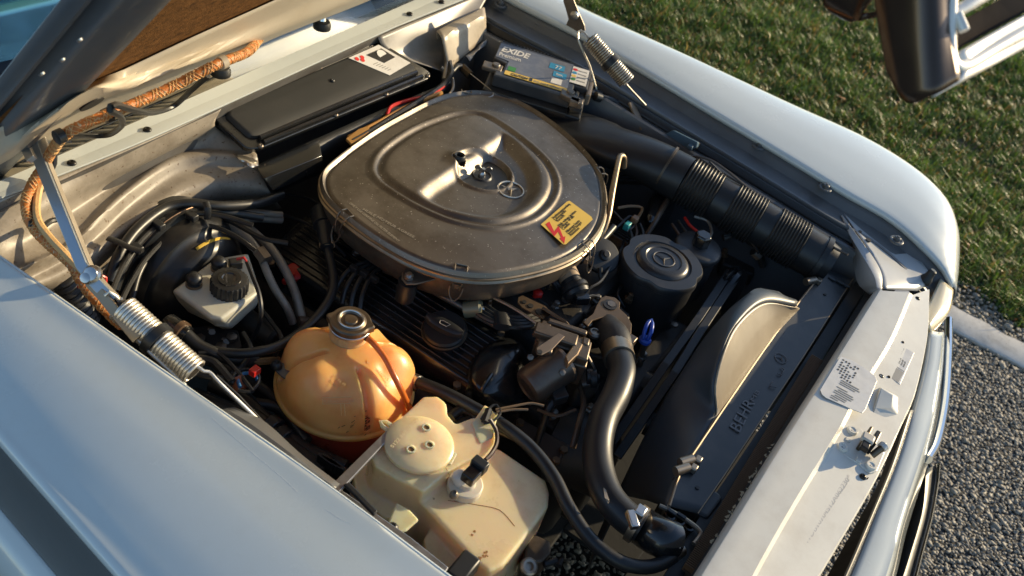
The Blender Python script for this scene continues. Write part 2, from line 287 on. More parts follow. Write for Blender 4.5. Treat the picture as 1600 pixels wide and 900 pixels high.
# indicator lens at the far corner
lens = MB().patch([W([(1469, 436, .80), (1449, 480, .795), (1447, 511, .79)]), W([(1475, 442, .803), (1466, 478, .798), (1450, 512, .793)]), W([(1487, 452, .795), (1480, 486, .79), (1452, 516, .785)]), W([(1488, 455, .78), (1480, 490, .775), (1449, 528, .77)])], 16, 12)
part(lens, 'indicator_lens', M('lens_cream', (.72, .60, .40), .22, var=.08, sss=.4, sscol=(.02, .015, .008), coat=.5), car, sm=50, solid=.003)
# ---- front upper panel
ra = [(1372, 452, .842), (1300, 567, .842), (1250, 645, .842), (1200, 725, .842), (1150, 806, .842), (1096, 893, .842), (1040, 985, .842), (990, 1070, .842)]
rb = [(px+7, py+2, .848) for px, py, z in ra]
rc = [(1421, 457, .850), (1389, 532, .850), (1340, 612, .850), (1310, 670, .850), (1247, 773, .850), (1186, 880, .850), (1132, 985, .850), (1090, 1070, .850)]
rd = [(px+5, py+4, .838) for px, py, z in rc]
re = [(1452, 452, .832), (1449, 520, .832), (1430, 610, .832), (1405, 668, .832), (1365, 752, .832), (1290, 880, .832), (1225, 985, .832), (1170, 1070, .832)]
def resamp(rows, n): return [crs(W(q), n) for q in rows]
g = resamp([ra, rb, rc, rd, re], 60)
dnA = g[0]+A(.0, .004, -.012); dnA2 = g[0]+A(0, .006, -.05); dnE = g[4]+A(0, -.003, -.005); dnE2 = g[4]+A(0, -.004, -.03)
panel = part(MB().rings([dnA2, dnA, g[0], g[1]*.5+g[0]*.5+Z*.002, g[1], g[1]*.6+g[2]*.4, g[2]-0, g[2]*.35+g[3]*.65+Z*.001, g[3], g[3]*.4+g[4]*.6, g[4], dnE, dnE2], False, False), 'front_panel', paint_in, car, sm=28)
# raised pressing beside the latch
pr = W([(1374, 604, .831), (1404, 620, .831), (1404, 648, .831), (1388, 660, .831), (1360, 652, .831)]); prt = W([(1376, 605, .850), (1397, 617, .850), (1395, 636, .846), (1383, 640, .838), (1366, 637, .840)])
part(MB().rings([pr, prt]), 'panel_pressing', paint_in, car, sm=30, bevel=.003)
def disc(px, py, z, r, mat, name, par, h=.0012, n=14): return part(MB().lathe([(r, -.001), (r, h), (r*.01, h)], at(px, py, z), n=n), name, mat, par, sm=0)
for px, py, r in ((1405, 523, .0035), (1277, 764, .0045), (1274, 794, .0022), (1217, 895, .0025), (1240, 862, .0018)):
    disc(px, py, .834, r, inkb, 'panel_hole', car, .0006)
def screw(p, r, mat, par, ax=(0, 0, 1), name='screw', h=.004):
    return part(MB().lathe([(r, -.001), (r, h*.35), (r*.8, h*.8), (r*.45, h), (r*.3, h*.7), (.0002, h*.6)], p, ax, n=12), name, mat, par, sm=40)
for px, py, r in ((1433, 467, .006), (1348, 745, .006), (1410, 536, .0035), (1376, 589, .0065), (1388, 590, .0035), (1350, 577, .0035), (1355, 748, .001)):
    screw(at(px, py, .834), r, M('black_screw', (.02, .018, .016), .35, metal=.5), car)
# maker plate with paint grid
def plate(pts, z, name, th=.0012):
    return part(MB().prism([at(px, py, z) for px, py in pts], (0, 0, th)), name, M('plate_alu', (.62, .60, .56), .4, metal=.3, var=.06, vs=40, dirt=(.4, .36, .3), dsc=30, damt=.3), car, sm=0, bevel=.0004)
pl = plate([(1313, 557), (1330, 563), (1350, 575), (1367, 588), (1370, 596), (1352, 640), (1347, 646), (1330, 640), (1290, 622), (1284, 617), (1281, 610)], .8505, 'option_plate')
for r_ in range(7):
    for c_ in range(6):
        if (r_*5+c_*3+r_*c_) % 7 in (2, 4): continue
        p = A(1317, 561)+A(4.6, 2.6)*c_+A(-2.0, 3.6)*r_+A(0, 0); h = 1.7 if (r_+c_) % 3 else 1.0
        q = [at(p[0]+a, p[1]+b, .8522) for a, b in ((0, 0), (2.8, 1.6), (2.8-h*.55, 1.6+h), (-h*.55, h))]
        part(MB().prism(q, (0, 0, .0002)), 'code_mark', inkb, pl, sm=0)
for k in range(10):
    a = A(1308, 603)+A(-1.7, 2.7)*(k-3) if k > 2 else A(1315, 593)+A(-1.5, 2.6)*k; a = a+A(4, 2.3)*(k in (4, 7)); L = (.9, .98, .8, .55, .75, .95, .9, .6, .7, .4)[k]; b = a+A(31, 17)*L
    part(MB().prism([at(*a, .8522), at(*b, .8522), at(b[0]-.6, b[1]+.9, .8522), at(a[0]-.6, a[1]+.9, .8522)], (0, 0, .0002)), 'text_line', ink_g, pl, sm=0)
pl2 = plate([(1393, 531), (1428, 552), (1406, 601), (1369, 577)], .834, 'chassis_plate')
def q4(par, z, mat, *pts, name='print'): return part(MB().prism([at(x, y, z) for x, y in pts], (0, 0, .0002)), name, mat, par, sm=0)
q4(pl2, .8353, ink_g, (1391.5, 532.5), (1393.5, 533.5), (1372, 576), (1370, 575)); q4(pl2, .8353, ink_g, (1402.5, 540), (1404, 541), (1390, 567), (1388.5, 566)); q4(pl2, .8353, ink_g, (1409, 545), (1410, 545.5), (1398, 571), (1397, 570.5))
q4(pl2, .8353, ink_g, (1382, 560), (1413, 580), (1412.5, 581), (1381.5, 561)); q4(pl2, .8353, ink_g, (1392, 569), (1412, 582), (1403.5, 598), (1385, 586))
for a, b in (((1385, 556), (1398, 532)), ((1392, 563), (1404, 542))): textobj('WDB 107' if a[0] < 1390 else 'CODE NR', at(*a, .8353)+A(.004, -.005, 0), at(*b, .8353)+A(.006, -.006, 0), -Y, ink_g, pl2, h=.008)
for k in range(4): textobj('350 kg', at(1400+k*3.4, 565+k*2.6, .8353), at(1404+k*3.4, 557+k*2.6, .8353), -Y, inkb, pl2, h=.004)
textobj('*WDB10704512A062230*', at(1258, 856, .8345), at(1331, 746, .8345), A(.2, 1, 0), M('stamp_paint', (.50, .48, .45), .4, var=.05), car, 'stamped_number', h=.012, ext=.0005)
# ---- front end below the panel: slam gap, headlamp surround, bumper
def row(*p): return W(list(p))
sur = MB().patch([row((1450, 515, .775), (1442, 570, .775), (1418, 655, .775), (1398, 722, .775), (1365, 805, .775), (1326, 900, .775), (1286, 985, .775)),
                  row((1455, 518, .783), (1448, 575, .783), (1426, 657, .783), (1405, 724, .783), (1372, 808, .783), (1335, 900, .783), (1295, 985, .783)),
                  row((1468, 520, .783), (1462, 580, .783), (1447, 660, .783), (1428, 727, .783), (1400, 812, .783), (1375, 900, .783), (1337, 985, .783)),
                  row((1474, 520, .77), (1469, 583, .77), (1456, 662, .77), (1437, 730, .77), (1410, 815, .77), (1388, 900, .77), (1350, 985, .77)),
                  row((1478, 530, .66), (1475, 600, .66), (1462, 680, .66), (1440, 750, .66), (1415, 830, .66), (1395, 910, .66), (1360, 990, .66))], 40, 26, smv=True)
part(sur, 'headlamp_surround', paint, car, sm=50, solid=.002)
screw(at(1448, 559, .772), .007, dsteel, car, (.3, -.5, .8))
sl_ = MB().patch([row((1420, 640, .815), (1392, 725, .81), (1360, 803, .81), (1318, 900, .81), (1278, 985, .81)), row((1426, 640, .78), (1398, 728, .775), (1362, 812, .775), (1324, 905, .775), (1284, 985, .775)), row((1400, 640, .70), (1380, 735, .70), (1340, 815, .70), (1290, 905, .70), (1250, 985, .7))], 24)
part(sl_, 'grille_seal', rubber, car, sm=50, solid=.004)
bm = MB().patch([row((1440, 740, .60), (1425, 800, .60), (1400, 870, .60), (1380, 930, .60), (1340, 1040, .60)), row((1447, 736, .61), (1440, 800, .61), (1420, 870, .61), (1400, 930, .61), (1360, 1040, .61)), row((1459, 728, .605), (1450, 800, .605), (1432, 870, .605), (1416, 930, .605), (1380, 1040, .605))], 24)
bump = part(bm, 'bumper', blackp, car, sm=40, solid=.006)
part(MB().tube(row((1464, 729, .606), (1461, 760, .606), (1452, 810, .606), (1436, 870, .606), (1420, 930, .606), (1384, 1040, .606)), .0055, 8, flat=2.2), 'bumper_trim', chrome, bump)
part(MB().patch([row((1440, 742, .58), (1400, 870, .58), (1340, 1040, .58)), row((1450, 742, .5), (1410, 870, .5), (1350, 1040, .5))], 12), 'bumper_bracket', blackp, bump)
part(MB().tube(row((1482, 500, .74), (1481, 560, .74), (1476, 630, .74), (1464, 690, .74), (1450, 718, .74)), .008, 10, flat=1.4), 'side_trim', chrome, car)
# ---- near fender
ni = [(-260, 218, .945), (-120, 317, .94), (0, 402, .93), (150, 507, .922), (300, 612, .914), (450, 716, .906), (570, 803, .90), (690, 893, .892), (790, 966, .885), (900, 1048, .875)]
niw = W(ni); nd = len(niw)
def nrow(dx, dz): return [p+A(dx, 0, dz) for p in niw]
crp = W([(-420, 200, .895), (-120, 550, .872), (0, 690, .862), (95, 798, .855), (185, 900, .847), (300, 1030, .838), (420, 1165, .83)])
crp = [A(np.interp(p[1], [q[1] for q in crp[::-1]], [q[0] for q in crp[::-1]]), p[1], np.interp(p[1], [q[1] for q in crp[::-1]], [q[2] for q in crp[::-1]])) for p in niw]
def mixr(t, up): return [p*(1-t)+q*t+Z*up for p, q in zip(niw, crp)]
def crow(dx, dz): return [p+A(dx, 0, dz) for p in crp]
nf = MB().patch([nrow(-.002, -.016), nrow(.0, -.004), nrow(-.0005, 0), nrow(-.004, .0016), mixr(.15, .004), mixr(.4, .0085), mixr(.65, .009), mixr(.82, .0065), mixr(.92, .004), mixr(.97, .0035), crow(0, 0), crow(-.002, -.006), crow(-.001, -.012)], 60, 110, smv=True)
nfo = part(nf, 'fender', paint, car, sm=70, solid=.0012, off=-1)
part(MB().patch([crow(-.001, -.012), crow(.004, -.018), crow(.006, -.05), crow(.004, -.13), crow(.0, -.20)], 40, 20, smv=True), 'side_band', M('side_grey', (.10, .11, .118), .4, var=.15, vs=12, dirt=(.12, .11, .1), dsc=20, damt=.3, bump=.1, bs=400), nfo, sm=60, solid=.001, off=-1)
part(MB().patch([crow(.004, -.200), crow(-.004, -.206), crow(-.016, -.214), crow(-.030, -.23), crow(-.042, -.26), crow(-.047, -.34), crow(-.02, -.52)], 40, 30, smv=True), 'wheel_flare', paint, nfo, sm=60, solid=.001, off=-1)
edge = MB().tube([p+A(.0008, 0, -.0006) for p in niw], .0027, 8); part(edge, 'fender_edge', paint, car)
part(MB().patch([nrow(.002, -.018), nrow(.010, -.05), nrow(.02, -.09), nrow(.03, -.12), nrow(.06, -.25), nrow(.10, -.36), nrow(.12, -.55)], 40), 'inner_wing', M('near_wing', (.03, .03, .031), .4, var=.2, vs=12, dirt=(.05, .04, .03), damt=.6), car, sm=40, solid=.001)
# curved wing flange seen beside the coolant tank
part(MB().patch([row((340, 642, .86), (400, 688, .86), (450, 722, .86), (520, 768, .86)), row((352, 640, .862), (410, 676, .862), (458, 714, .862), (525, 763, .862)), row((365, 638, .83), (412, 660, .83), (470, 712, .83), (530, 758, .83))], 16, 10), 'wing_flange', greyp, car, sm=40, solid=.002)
screw(at(425, 704, .863), .006, paint, car); screw(at(286, 602, .875), .005, paint, car)
# ---- cowl: lip, top panel with vents, bulkhead
def cw(px, py, z=.95): return at(px, py, z)
up = W([(-140, 345, .95), (0, 287, .95), (112, 243, .95), (220, 201, .95), (400, 117, .95), (567, 37, .95), (640, 3, .95), (760, -52, .95)])
lo = W([(-140, 368, .95), (0, 309, .95), (112, 265, .95), (220, 221, .95), (333, 171, .948), (587, 55, .948), (640, 32, .948), (770, -20, .948)])
lip = MB().patch([[p+A(0, .004, -.004) for p in up], up, [p*.5+q*.5+Z*.001 for p, q in zip(up, lo)], lo, [p+A(0, -.001, -.004) for p in lo]], 50)
part(lip, 'cowl_lip', paint, car, sm=30, solid=.0015, off=-1)
for px, py in ((112, 255), (230, 203), (640, 22), (690, 3)): screw(at(px, py, .951), .0075, MC['black_screw'], car, h=.004)
y0 = 1.094; zc = .952
def slab(x0, x1, ya, yb, za=None, zb_=None, name='cowl_panel'):
    za = zc if za is None else za; zb_ = za if zb_ is None else zb_
    return part(MB().add([(x0, ya, za), (x1, ya, za), (x1, yb, zb_), (x0, yb, zb_)], [(0, 1, 2, 3)]), name, paint, car, sm=0, solid=.002, off=-1)
vx = [(-.565, -.235), (.33, .60)]; ya, yb = y0+.014, y0+.075
zv = lambda y: zc-.60*(y-y0)
slab(-.78, .78, y0-.035, y0, zc-.006, zc); slab(-.78, .78, y0, ya, zc, zv(ya)); slab(-.78, vx[0][0], ya, yb, zv(ya), zv(yb)); slab(vx[0][1], vx[1][0], ya, yb, zv(ya), zv(yb)); slab(vx[1][1], .78, ya, yb, zv(ya), zv(yb)); slab(-.78, .78, yb, y0+.20, zv(yb), zv(y0+.20)); slab(-.78, .78, y0+.20, y0+.26, zv(y0+.2), zc+.01)
for i, (a, b) in enumerate(vx):
    part(MB().box(((a+b)/2, (ya+yb)/2, zc-.07), (b-a+.01, yb-ya+.01, .004)), 'vent_tray', blackp, car, sm=0)
    n = 15 if i == 0 else 13
    for k in range(n+1):
        x = a+(b-a)*k/n; part(MB().box((x, (ya+yb)/2, zv((ya+yb)/2)-.004), (.0085, yb-ya+.004, .006), (X, nrm(A(0, 1, -.6)), nrm(A(0, .6, 1)))), 'vent_slat', paint, car, sm=0, bevel=.0012)
# bulkhead
part(MB().patch([[A(-.72, 1.045, .945), A(.75, 1.045, .945)], [A(-.72, 1.06, .90), A(.75, 1.06, .90)], [A(-.72, 1.07, .6), A(.75, 1.07, .6)], [A(-.72, 1.07, .3), A(.75, 1.07, .3)]], 4), 'bulkhead', M('bulkhead_paint', (.10, .095, .09), .5, var=.3, vs=9, dirt=(.05, .04, .03), damt=.7, bump=.2, bs=120), car, sm=0, solid=.002)
# near rear corner: wheelhouse with its welded ridge
wh = [W([(-60, 335, .948), (0, 312, .948), (112, 268, .948), (220, 224, .948), (330, 176, .945), (345, 170, .945)]),
      W([(-60, 372, .93), (0, 352, .93), (60, 330, .925), (150, 283, .915), (250, 238, .91), (335, 192, .92)]),
      W([(-30, 410, .905), (10, 395, .90), (80, 350, .885), (170, 290, .875), (262, 240, .875), (345, 205, .89)]),
      W([(0, 430, .89), (50, 405, .885), (110, 372, .872), (188, 297, .868), (283, 238, .868), (395, 236, .865)]),
      W([(0, 436, .892), (55, 410, .89), (117, 378, .88), (195, 303, .876), (287, 245, .876), (402, 247, .868)]),
      W([(10, 445, .87), (62, 425, .86), (140, 380, .853), (215, 315, .852), (300, 265, .855), (405, 262, .85)]),
      W([(20, 452, .865), (75, 440, .85), (150, 395, .848), (235, 330, .848), (312, 290, .845), (412, 282, .835)]),
      W([(30, 470, .80), (100, 455, .80), (165, 415, .80), (240, 355, .80), (330, 315, .80), (425, 305, .80)]),
      W([(60, 520, .70), (120, 490, .70), (180, 440, .70), (250, 390, .70), (340, 340, .70), (440, 325, .70)])]
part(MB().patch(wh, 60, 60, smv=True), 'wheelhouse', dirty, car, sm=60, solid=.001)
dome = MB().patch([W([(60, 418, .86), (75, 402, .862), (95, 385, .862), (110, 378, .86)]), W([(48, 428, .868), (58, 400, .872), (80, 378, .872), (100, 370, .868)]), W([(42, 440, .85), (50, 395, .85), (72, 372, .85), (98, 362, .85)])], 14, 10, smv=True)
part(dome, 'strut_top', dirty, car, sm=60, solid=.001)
# far rear corner
fc = [W([(590, 58, .945), (640, 36, .945), (700, 12, .945), (770, -18, .945)]), W([(600, 75, .92), (650, 55, .92), (705, 38, .915), (748, 22, .92)]), W([(632, 92, .89), (672, 78, .88), (705, 66, .885), (752, 40, .90)]), W([(690, 112, .86), (684, 104, .86), (690, 92, .865), (757, 55, .88)]), W([(694, 125, .84), (690, 118, .84), (700, 108, .84), (762, 70, .85)]), W([(700, 190, .74), (705, 180, .74), (720, 160, .74), (775, 110, .74)])]
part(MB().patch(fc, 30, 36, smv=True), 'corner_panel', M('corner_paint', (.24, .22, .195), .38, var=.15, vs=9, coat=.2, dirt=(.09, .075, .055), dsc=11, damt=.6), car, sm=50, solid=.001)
bk = MB().patch([W([(684, 62, .905), (710, 45, .905), (755, 22, .905)]), W([(683, 50, .93), (712, 33, .93), (757, 12, .93)]), W([(690, 60, .932), (715, 45, .93), (758, 24, .93)]), W([(700, 110, .86), (715, 95, .87), (758, 58, .88)])], 16, 16)
part(bk, 'harness_bracket', M('bracket_cream', (.42, .36, .28), .4, var=.15, vs=12, dirt=(.16, .11, .06), damt=.6), car, sm=50, solid=.003)
# ---- hood, raised; hood frame: s runs up the hood, k towards the engine
HO = A(0, 1.135, .965); HT = R(52); HS = A(0, -math.cos(HT), math.sin(HT)); HN = A(0, -math.sin(HT), -math.cos(HT))
def hp(px, py, k=0):
    v = ray(px, py); t = ((HO+HN*k-CAM)@HN)/(v@HN); return CAM+v*t
def hq(x, s, k=0): return HO+X*x+HS*s+HN*k
hskin = MB().patch([[hq(-.70, -.02, -.016), hq(0, -.035, -.028), hq(.735, -.02, -.016)], [hq(-.70, .6, -.016), hq(0, .6, -.032), hq(.73, .6, -.016)], [hq(-.68, 1.2, -.016), hq(0, 1.25, -.03), hq(.70, 1.2, -.016)]], 24, 24, smv=True)
hood = part(hskin, 'hood', paint, car, sm=50, solid=.002)
rear = [[hp(px, py, .0) for px, py in ((-40, 290), (20, 262), (80, 230), (170, 198), (270, 153), (330, 122), (400, 73), (470, 42), (570, 3), (700, -55), (800, -98))],
        [hp(px, py, .03) for px, py in ((-40, 268), (20, 240), (60, 205), (140, 150), (207, 140), (293, 106), (400, 65), (480, 32), (570, -6), (700, -62), (800, -106))],
        [hp(px, py, .033) for px, py in ((-40, 262), (15, 232), (50, 200), (140, 141), (207, 133), (293, 99), (400, 58), (480, 26), (570, -12), (700, -68), (800, -112))],
        [hp(px, py, .02) for px, py in ((-40, 245), (20, 205), (80, 172), (155, 132), (215, 115), (300, 82), (400, 40), (470, 8), (560, -30), (700, -88), (800, -130))],
        [hp(px, py, .012) for px, py in ((-40, 225), (20, 187), (103, 148), (160, 123), (200, 105), (300, 58), (400, 13), (450, -10), (540, -52), (700, -120), (800, -160))]]
part(MB().patch(rear, 80, 30, smv=True), 'hood_frame', M('hood_cream', (.52, .46, .36), .45, var=.06, vs=12, bump=.12, bs=300, dirt=(.36, .28, .18), dsc=14, damt=.35), hood, sm=60, solid=.0015)
bnd = [p-HS*.02-HN*.003 for p in rear[-1]]
felt = M('hood_felt', (.16, .075, .025), 1.0, var=.8, vs=90, bump=1, bs=420, dirt=(.03, .016, .008), dsc=75, damt=.8, spec=.1)
part(MB().patch([bnd, [hq(x, .55, .006) for x in np.linspace(-.64, .66, 11)], [hq(x, 1.18, .006) for x in np.linspace(-.6, .6, 11)]], 40, 40), 'insulation_pad', felt, hood, sm=60)
disc_c = hp(140, 157, .024); part(MB().lathe([(.019, -.004), (.019, .007), (.0002, .007)], disc_c, HN, n=20), 'frame_hole', inkb, hood, sm=0)
prof = [(-.706, -.014), (-.706, -.004), (-.700, .003), (-.690, .002), (-.685, -.006), (-.680, -.006), (-.676, .012), (-.668, .02), (-.616, .026), (-.604, .03), (-.596, .026), (-.585, .006), (-.565, .004)]
rail = MB().rings([[hq(x-(.0 if s < 1 else 0), s, k) for x, k in prof] for s in np.linspace(-.03, 1.22, 20)], False, False)
part(rail, 'hood_rail', M('rail_grey', (.10, .105, .115), .4, var=.12, vs=9, dirt=(.16, .13, .10), dsc=9, damt=.4, coat=.2), hood, sm=50, solid=.0015)
for px, py in ((124, 62), (97, 93), (65, 115)): part(MB().lathe([(.004, 0), (.003, .002), (.0003, .002)], hp(px, py, .024), HN, n=10), 'rail_rivet', steel, hood)
# grille shell carried by the hood
G = [dist(1388, -60, 1.02), dist(1398, 30, 1.01), dist(1420, 160, 1.00)]
G2 = [dist(1440, -60, 1.0), dist(1450, 30, .995), dist(1455, 150, .99)]
G3 = [dist(1482, -60, 1.02), dist(1482, 40, 1.015), dist(1496, 126, 1.01)]
shell = MB().patch([[p+A(.02, .03, .01) for p in G], G, G2, G3], 14, 18, smv=True)
grille = part(shell, 'grille_shell', M('shell_grey', (.09, .062, .045), .24, metal=.75, var=.3, vs=5, coat=.2), car, sm=50, solid=.004)
gsil = M('grille_silver', (.88, .82, .72), .3, metal=.25, var=.04)
fr = [dist(1487, -90, 1.03), dist(1484, 0, 1.02), dist(1482, 60, 1.015), dist(1486, 96, 1.015), dist(1505, 104, 1.03), dist(1560, 72, 1.09), dist(1640, 25, 1.18), dist(1760, -45, 1.3)]
part(MB().tube(fr, [.007, .007, .007, .007, .009, .013, .015, .015], 14), 'grille_frame', gsil, grille)
lower = [[dist(1492, 84, 1.02), dist(1560, 45, 1.09), dist(1650, -5, 1.18), dist(1770, -75, 1.3)], [dist(1505, 105, 1.025), dist(1560, 76, 1.09), dist(1650, 25, 1.18), dist(1770, -45, 1.3)], [dist(1496, 126, 1.01), dist(1560, 94, 1.085), dist(1650, 42, 1.175), dist(1770, -28, 1.3)], [dist(1455, 150, .99), dist(1550, 100, 1.08), dist(1650, 46, 1.18), dist(1770, -24, 1.31)]]
part(MB().patch(lower, 20, 14), 'grille_lower_trim', gsil, grille, sm=60, solid=.002)
part(MB().tube([dist(1486, 22, 1.02), dist(1530, -2, 1.05), dist(1600, -45, 1.12)], .006, 10), 'grille_bar', gsil, grille)
part(MB().tube([dist(1496, 22, 1.02), dist(1507, 48, 1.015)], .005, 10), 'grille_strut', gsil, grille)
part(MB().patch([[dist(1488, 40, 1.05), dist(1560, 0, 1.12), dist(1660, -60, 1.2)], [dist(1490, 80, 1.04), dist(1560, 42, 1.11), dist(1660, -15, 1.2)]], 8), 'grille_mesh', M('mesh_grey', (.05, .042, .036), 1.0, var=.3, spec=.0), grille, sm=0, solid=.002)
part(MB().patch([[dist(1288, -40, 1.10), dist(1340, -40, 1.08), dist(1395, -40, 1.06)], [dist(1292, 5, 1.10), dist(1335, 20, 1.08), dist(1345, 24, 1.07)], [dist(1320, 22, 1.10), dist(1345, 28, 1.08), dist(1396, 10, 1.05)]], 12, 8), 'hood_nose', MC['shell_grey'], grille, sm=60, solid=.006)
part(MB().patch([[hq(x, 1.18, -.014) for x in (-.45, 0, .55)], [hq(x, 1.30, .0) for x in (-.45, 0, .55)], [hq(x, 1.36, .10) for x in (-.44, 0, .5)], [dist(1388, -70, 1.03), dist(1500, -120, 1.06), dist(1760, -220, 1.34)]], 16, 14, smv=True), 'nose_panel', paint, hood, sm=60, solid=.003)
# windscreen and dashboard behind the hood
glass = M('windscreen_glass', (.35, .62, .66), .03, var=.02, trans=1.0)
ws = MB().patch([[A(-.70, 1.33, .985), A(0, 1.24, .985), A(.70, 1.33, .985)], [A(-.64, 1.72, 1.40), A(0, 1.64, 1.41), A(.64, 1.72, 1.40)]], 16, 4)
wsc = part(ws, 'windscreen', glass, car, sm=60, solid=.004)
part(MB().patch([[A(-.70, 1.325, .97), A(0, 1.235, .97), A(.70, 1.325, .97)], [A(-.697, 1.343, 1.0), A(0, 1.253, 1.0), A(.697, 1.343, 1.0)]], 16), 'screen_seal', rubber, wsc, sm=60, solid=.008)
teal = M('dash_teal', (.012, .12, .16), .5, var=.15, vs=9)
part(MB().patch([[A(-.67, 1.40, .96), A(0, 1.31, .96), A(.67, 1.40, .96)], [A(-.67, 1.50, .985), A(0, 1.42, .99), A(.67, 1.50, .985)], [A(-.67, 1.75, 1.03), A(0, 1.7, 1.04), A(.67, 1.75, 1.03)], [A(-.67, 1.84, 1.0), A(0, 1.8, 1.0), A(.67, 1.84, 1.0)], [A(-.67, 1.86, .7), A(0, 1.82, .7), A(.67, 1.86, .7)]], 16, 20, smv=True), 'dashboard', teal, car, sm=60, solid=.01)
part(MB().box((0, 2.9, .9), (1.4, .08, .7)), 'seat_back', teal, car, bevel=.03)
# wiper spindles
for px, py in ((503, 33), (345, 105)):
    p = at(px, py+8, .956); w = thing('wiper_spindle', 'chrome capped wiper spindle on the cowl panel' if px > 400 else 'wiper spindle under the orange braided hose on the cowl', 'wiper', p)
    part(MB().lathe([(.019, -.004), (.019, .005), (.016, .012), (.011, .013)], p, n=20), 'rubber_grommet', rubber, w, sm=40)
    part(MB().lathe([(.009, .008), (.010, .03), (.0085, .036), (.003, .038), (.0003, .038)], p, (.2, .3, .9), n=16), 'spindle_cap', chrome if px > 400 else rubber, w, sm=40)
# wheels under the fenders
for x in (-.74, .78):
    w = part(MB().lathe([(.19, -.10), (.29, -.10), (.305, -.07), (.31, 0), (.305, .07), (.29, .10), (.19, .10)], (x, .42, .311), X, n=40), 'tyre', rubber, car, sm=40)
    part(MB().lathe([(.001, -.05), (.10, -.06), (.18, -.08), (.195, -.09), (.195, .09), (.18, .08), (.001, .05)], (x, .42, .311), X, n=32), 'rim', dsteel, w, sm=40)
# ================================================================ air cleaner
LZ = .868
rim_px = [(500, 284), (506, 264), (530, 242), (567, 215), (600, 194), (633, 176), (668, 158), (703, 146), (750, 142), (800, 153), (850, 180), (900, 220), (935, 260), (948, 300), (945, 345), (920, 383), (880, 408), (820, 425), (760, 432), (700, 425), (640, 404), (580, 369), (535, 335), (508, 308)]
ol = crs(W([(a, b, LZ) for a, b in rim_px]), 144, True); AC = ol.mean(0); ACx = AC.copy(); ACx[2] = LZ
ac = thing('air_cleaner', 'large bare aluminium air cleaner with dished lid in the middle of the engine', 'air cleaner', (AC[0], AC[1], .72))
in_px = [(577, 262), (592, 234), (637, 202), (686, 182), (723, 174), (762, 180), (813, 212), (858, 252), (876, 288), (868, 320), (840, 347), (797, 361), (757, 362), (704, 351), (650, 328), (605, 301), (584, 283)]
inn = crs(W([(a, b, LZ) for a, b in in_px]), 144, True)
dish_px = [(655, 308), (660, 298), (690, 277), (735, 247), (770, 222), (786, 214), (812, 234), (836, 265), (842, 293), (832, 318), (804, 338), (763, 344), (704, 333), (670, 319)]
dish = crs(W([(a, b, LZ) for a, b in dish_px]), 96, True)
def sdf(P, poly):   # signed distance, negative inside
    P = P[:, None, :2]; a = poly[None, :, :2]; b = np.roll(poly, -1, 0)[None, :, :2]; ab = b-a
    t = np.clip(((P-a)*ab).sum(-1)/(ab**2).sum(-1), 0, 1); dd = np.linalg.norm(P-(a+ab*t[..., None]), axis=-1).min(1)
    x, y = P[..., 0], P[..., 1]; c = ((a[..., 1] > y) != (b[..., 1] > y)) & (x < (b[..., 0]-a[..., 0])*(y-a[..., 1])/(b[..., 1]-a[..., 1]+1e-12)+a[..., 0])
    return np.where(c.sum(1) % 2 == 1, -dd, dd)
def sst(x, a, b): t = np.clip((x-a)/(b-a), 0, 1); return t*t*(3-2*t)
rho = np.concatenate([np.linspace(.004, .94, 95), [.948, .955, .962, .97, .978, .986, .993, 1.0]])
G_ = np.array([[AC*(1-q)+p*q for p in ol] for q in rho]); fl = G_.reshape(-1, 3); cw0 = at(752, 277, LZ-.022); hole = at(716, 254, LZ); star = at(797, 300, LZ-.015)
d_in, d_di, d_ol = sdf(fl, inn), sdf(fl, dish), sdf(fl, ol); rc0 = np.linalg.norm(fl[:, :2]-cw0[:2], axis=1); rh = np.linalg.norm(fl[:, :2]-hole[:2], axis=1); rs = np.linalg.norm(fl[:, :2]-star[:2], axis=1)
h = .004*sst(-d_ol, .01, .10)
h += .0055*sst(-d_in, -.003, .007)-.0075*np.exp(-((d_in+.018)/.008)**2)
di = sst(-d_di, -.006, .026); h -= .019*di
h -= .010*sst(.058-rc0, -.004, .007); h += .004*np.exp(-((rc0-.0615)/.005)**2)*di
h += .013*np.exp(-(rh/.021)**2)-.018*sst(.013-rh, -.002, .003)
h -= .0012*sst(.0275-rs, -.001, .001)
h += .004*np.exp(-((d_ol+.004)/.0028)**2)-.004*np.exp(-((d_ol+.0115)/.003)**2)-.005*sst(d_ol, -.004, 0)
hstar = h[np.argmin(rs)]; hcw = h[np.argmin(rc0)]; hhole = h[np.argmin(np.abs(rh-.02))]
fl[:, 2] = LZ+h; G_ = fl.reshape(G_.shape)
lid = part(MB().rings(list(G_)[::-1], False), 'lid', alu, ac, sm=50)
band = [[p+nrm(p-ACx)*k-Z*z for p in ol] for k, z in ((-.001, .005), (.0025, .007), (.003, .010), (-.001, .0125), (.0005, .015), (.003, .017), (.0025, .020), (-.004, .022))]
part(MB().rings(band, False), 'rim_band', M('rim_brass', (.34, .27, .19), .42, metal=.95, var=.2, vs=20, dirt=(.12, .08, .045), dsc=16, damt=.6), ac, sm=35)
base = [[ACx+(p-ACx)*k-Z*z for p in ol] for k, z in ((.975, .020), (.97, .045), (.965, .064), (.93, .080), (.75, .088))]
house = part(MB().rings(base), 'housing', M('housing_alu', (.20, .165, .13), .45, metal=.75, var=.25, vs=9, dirt=(.07, .05, .03), dsc=8, damt=.8, bump=.15, bs=200), ac, sm=40)
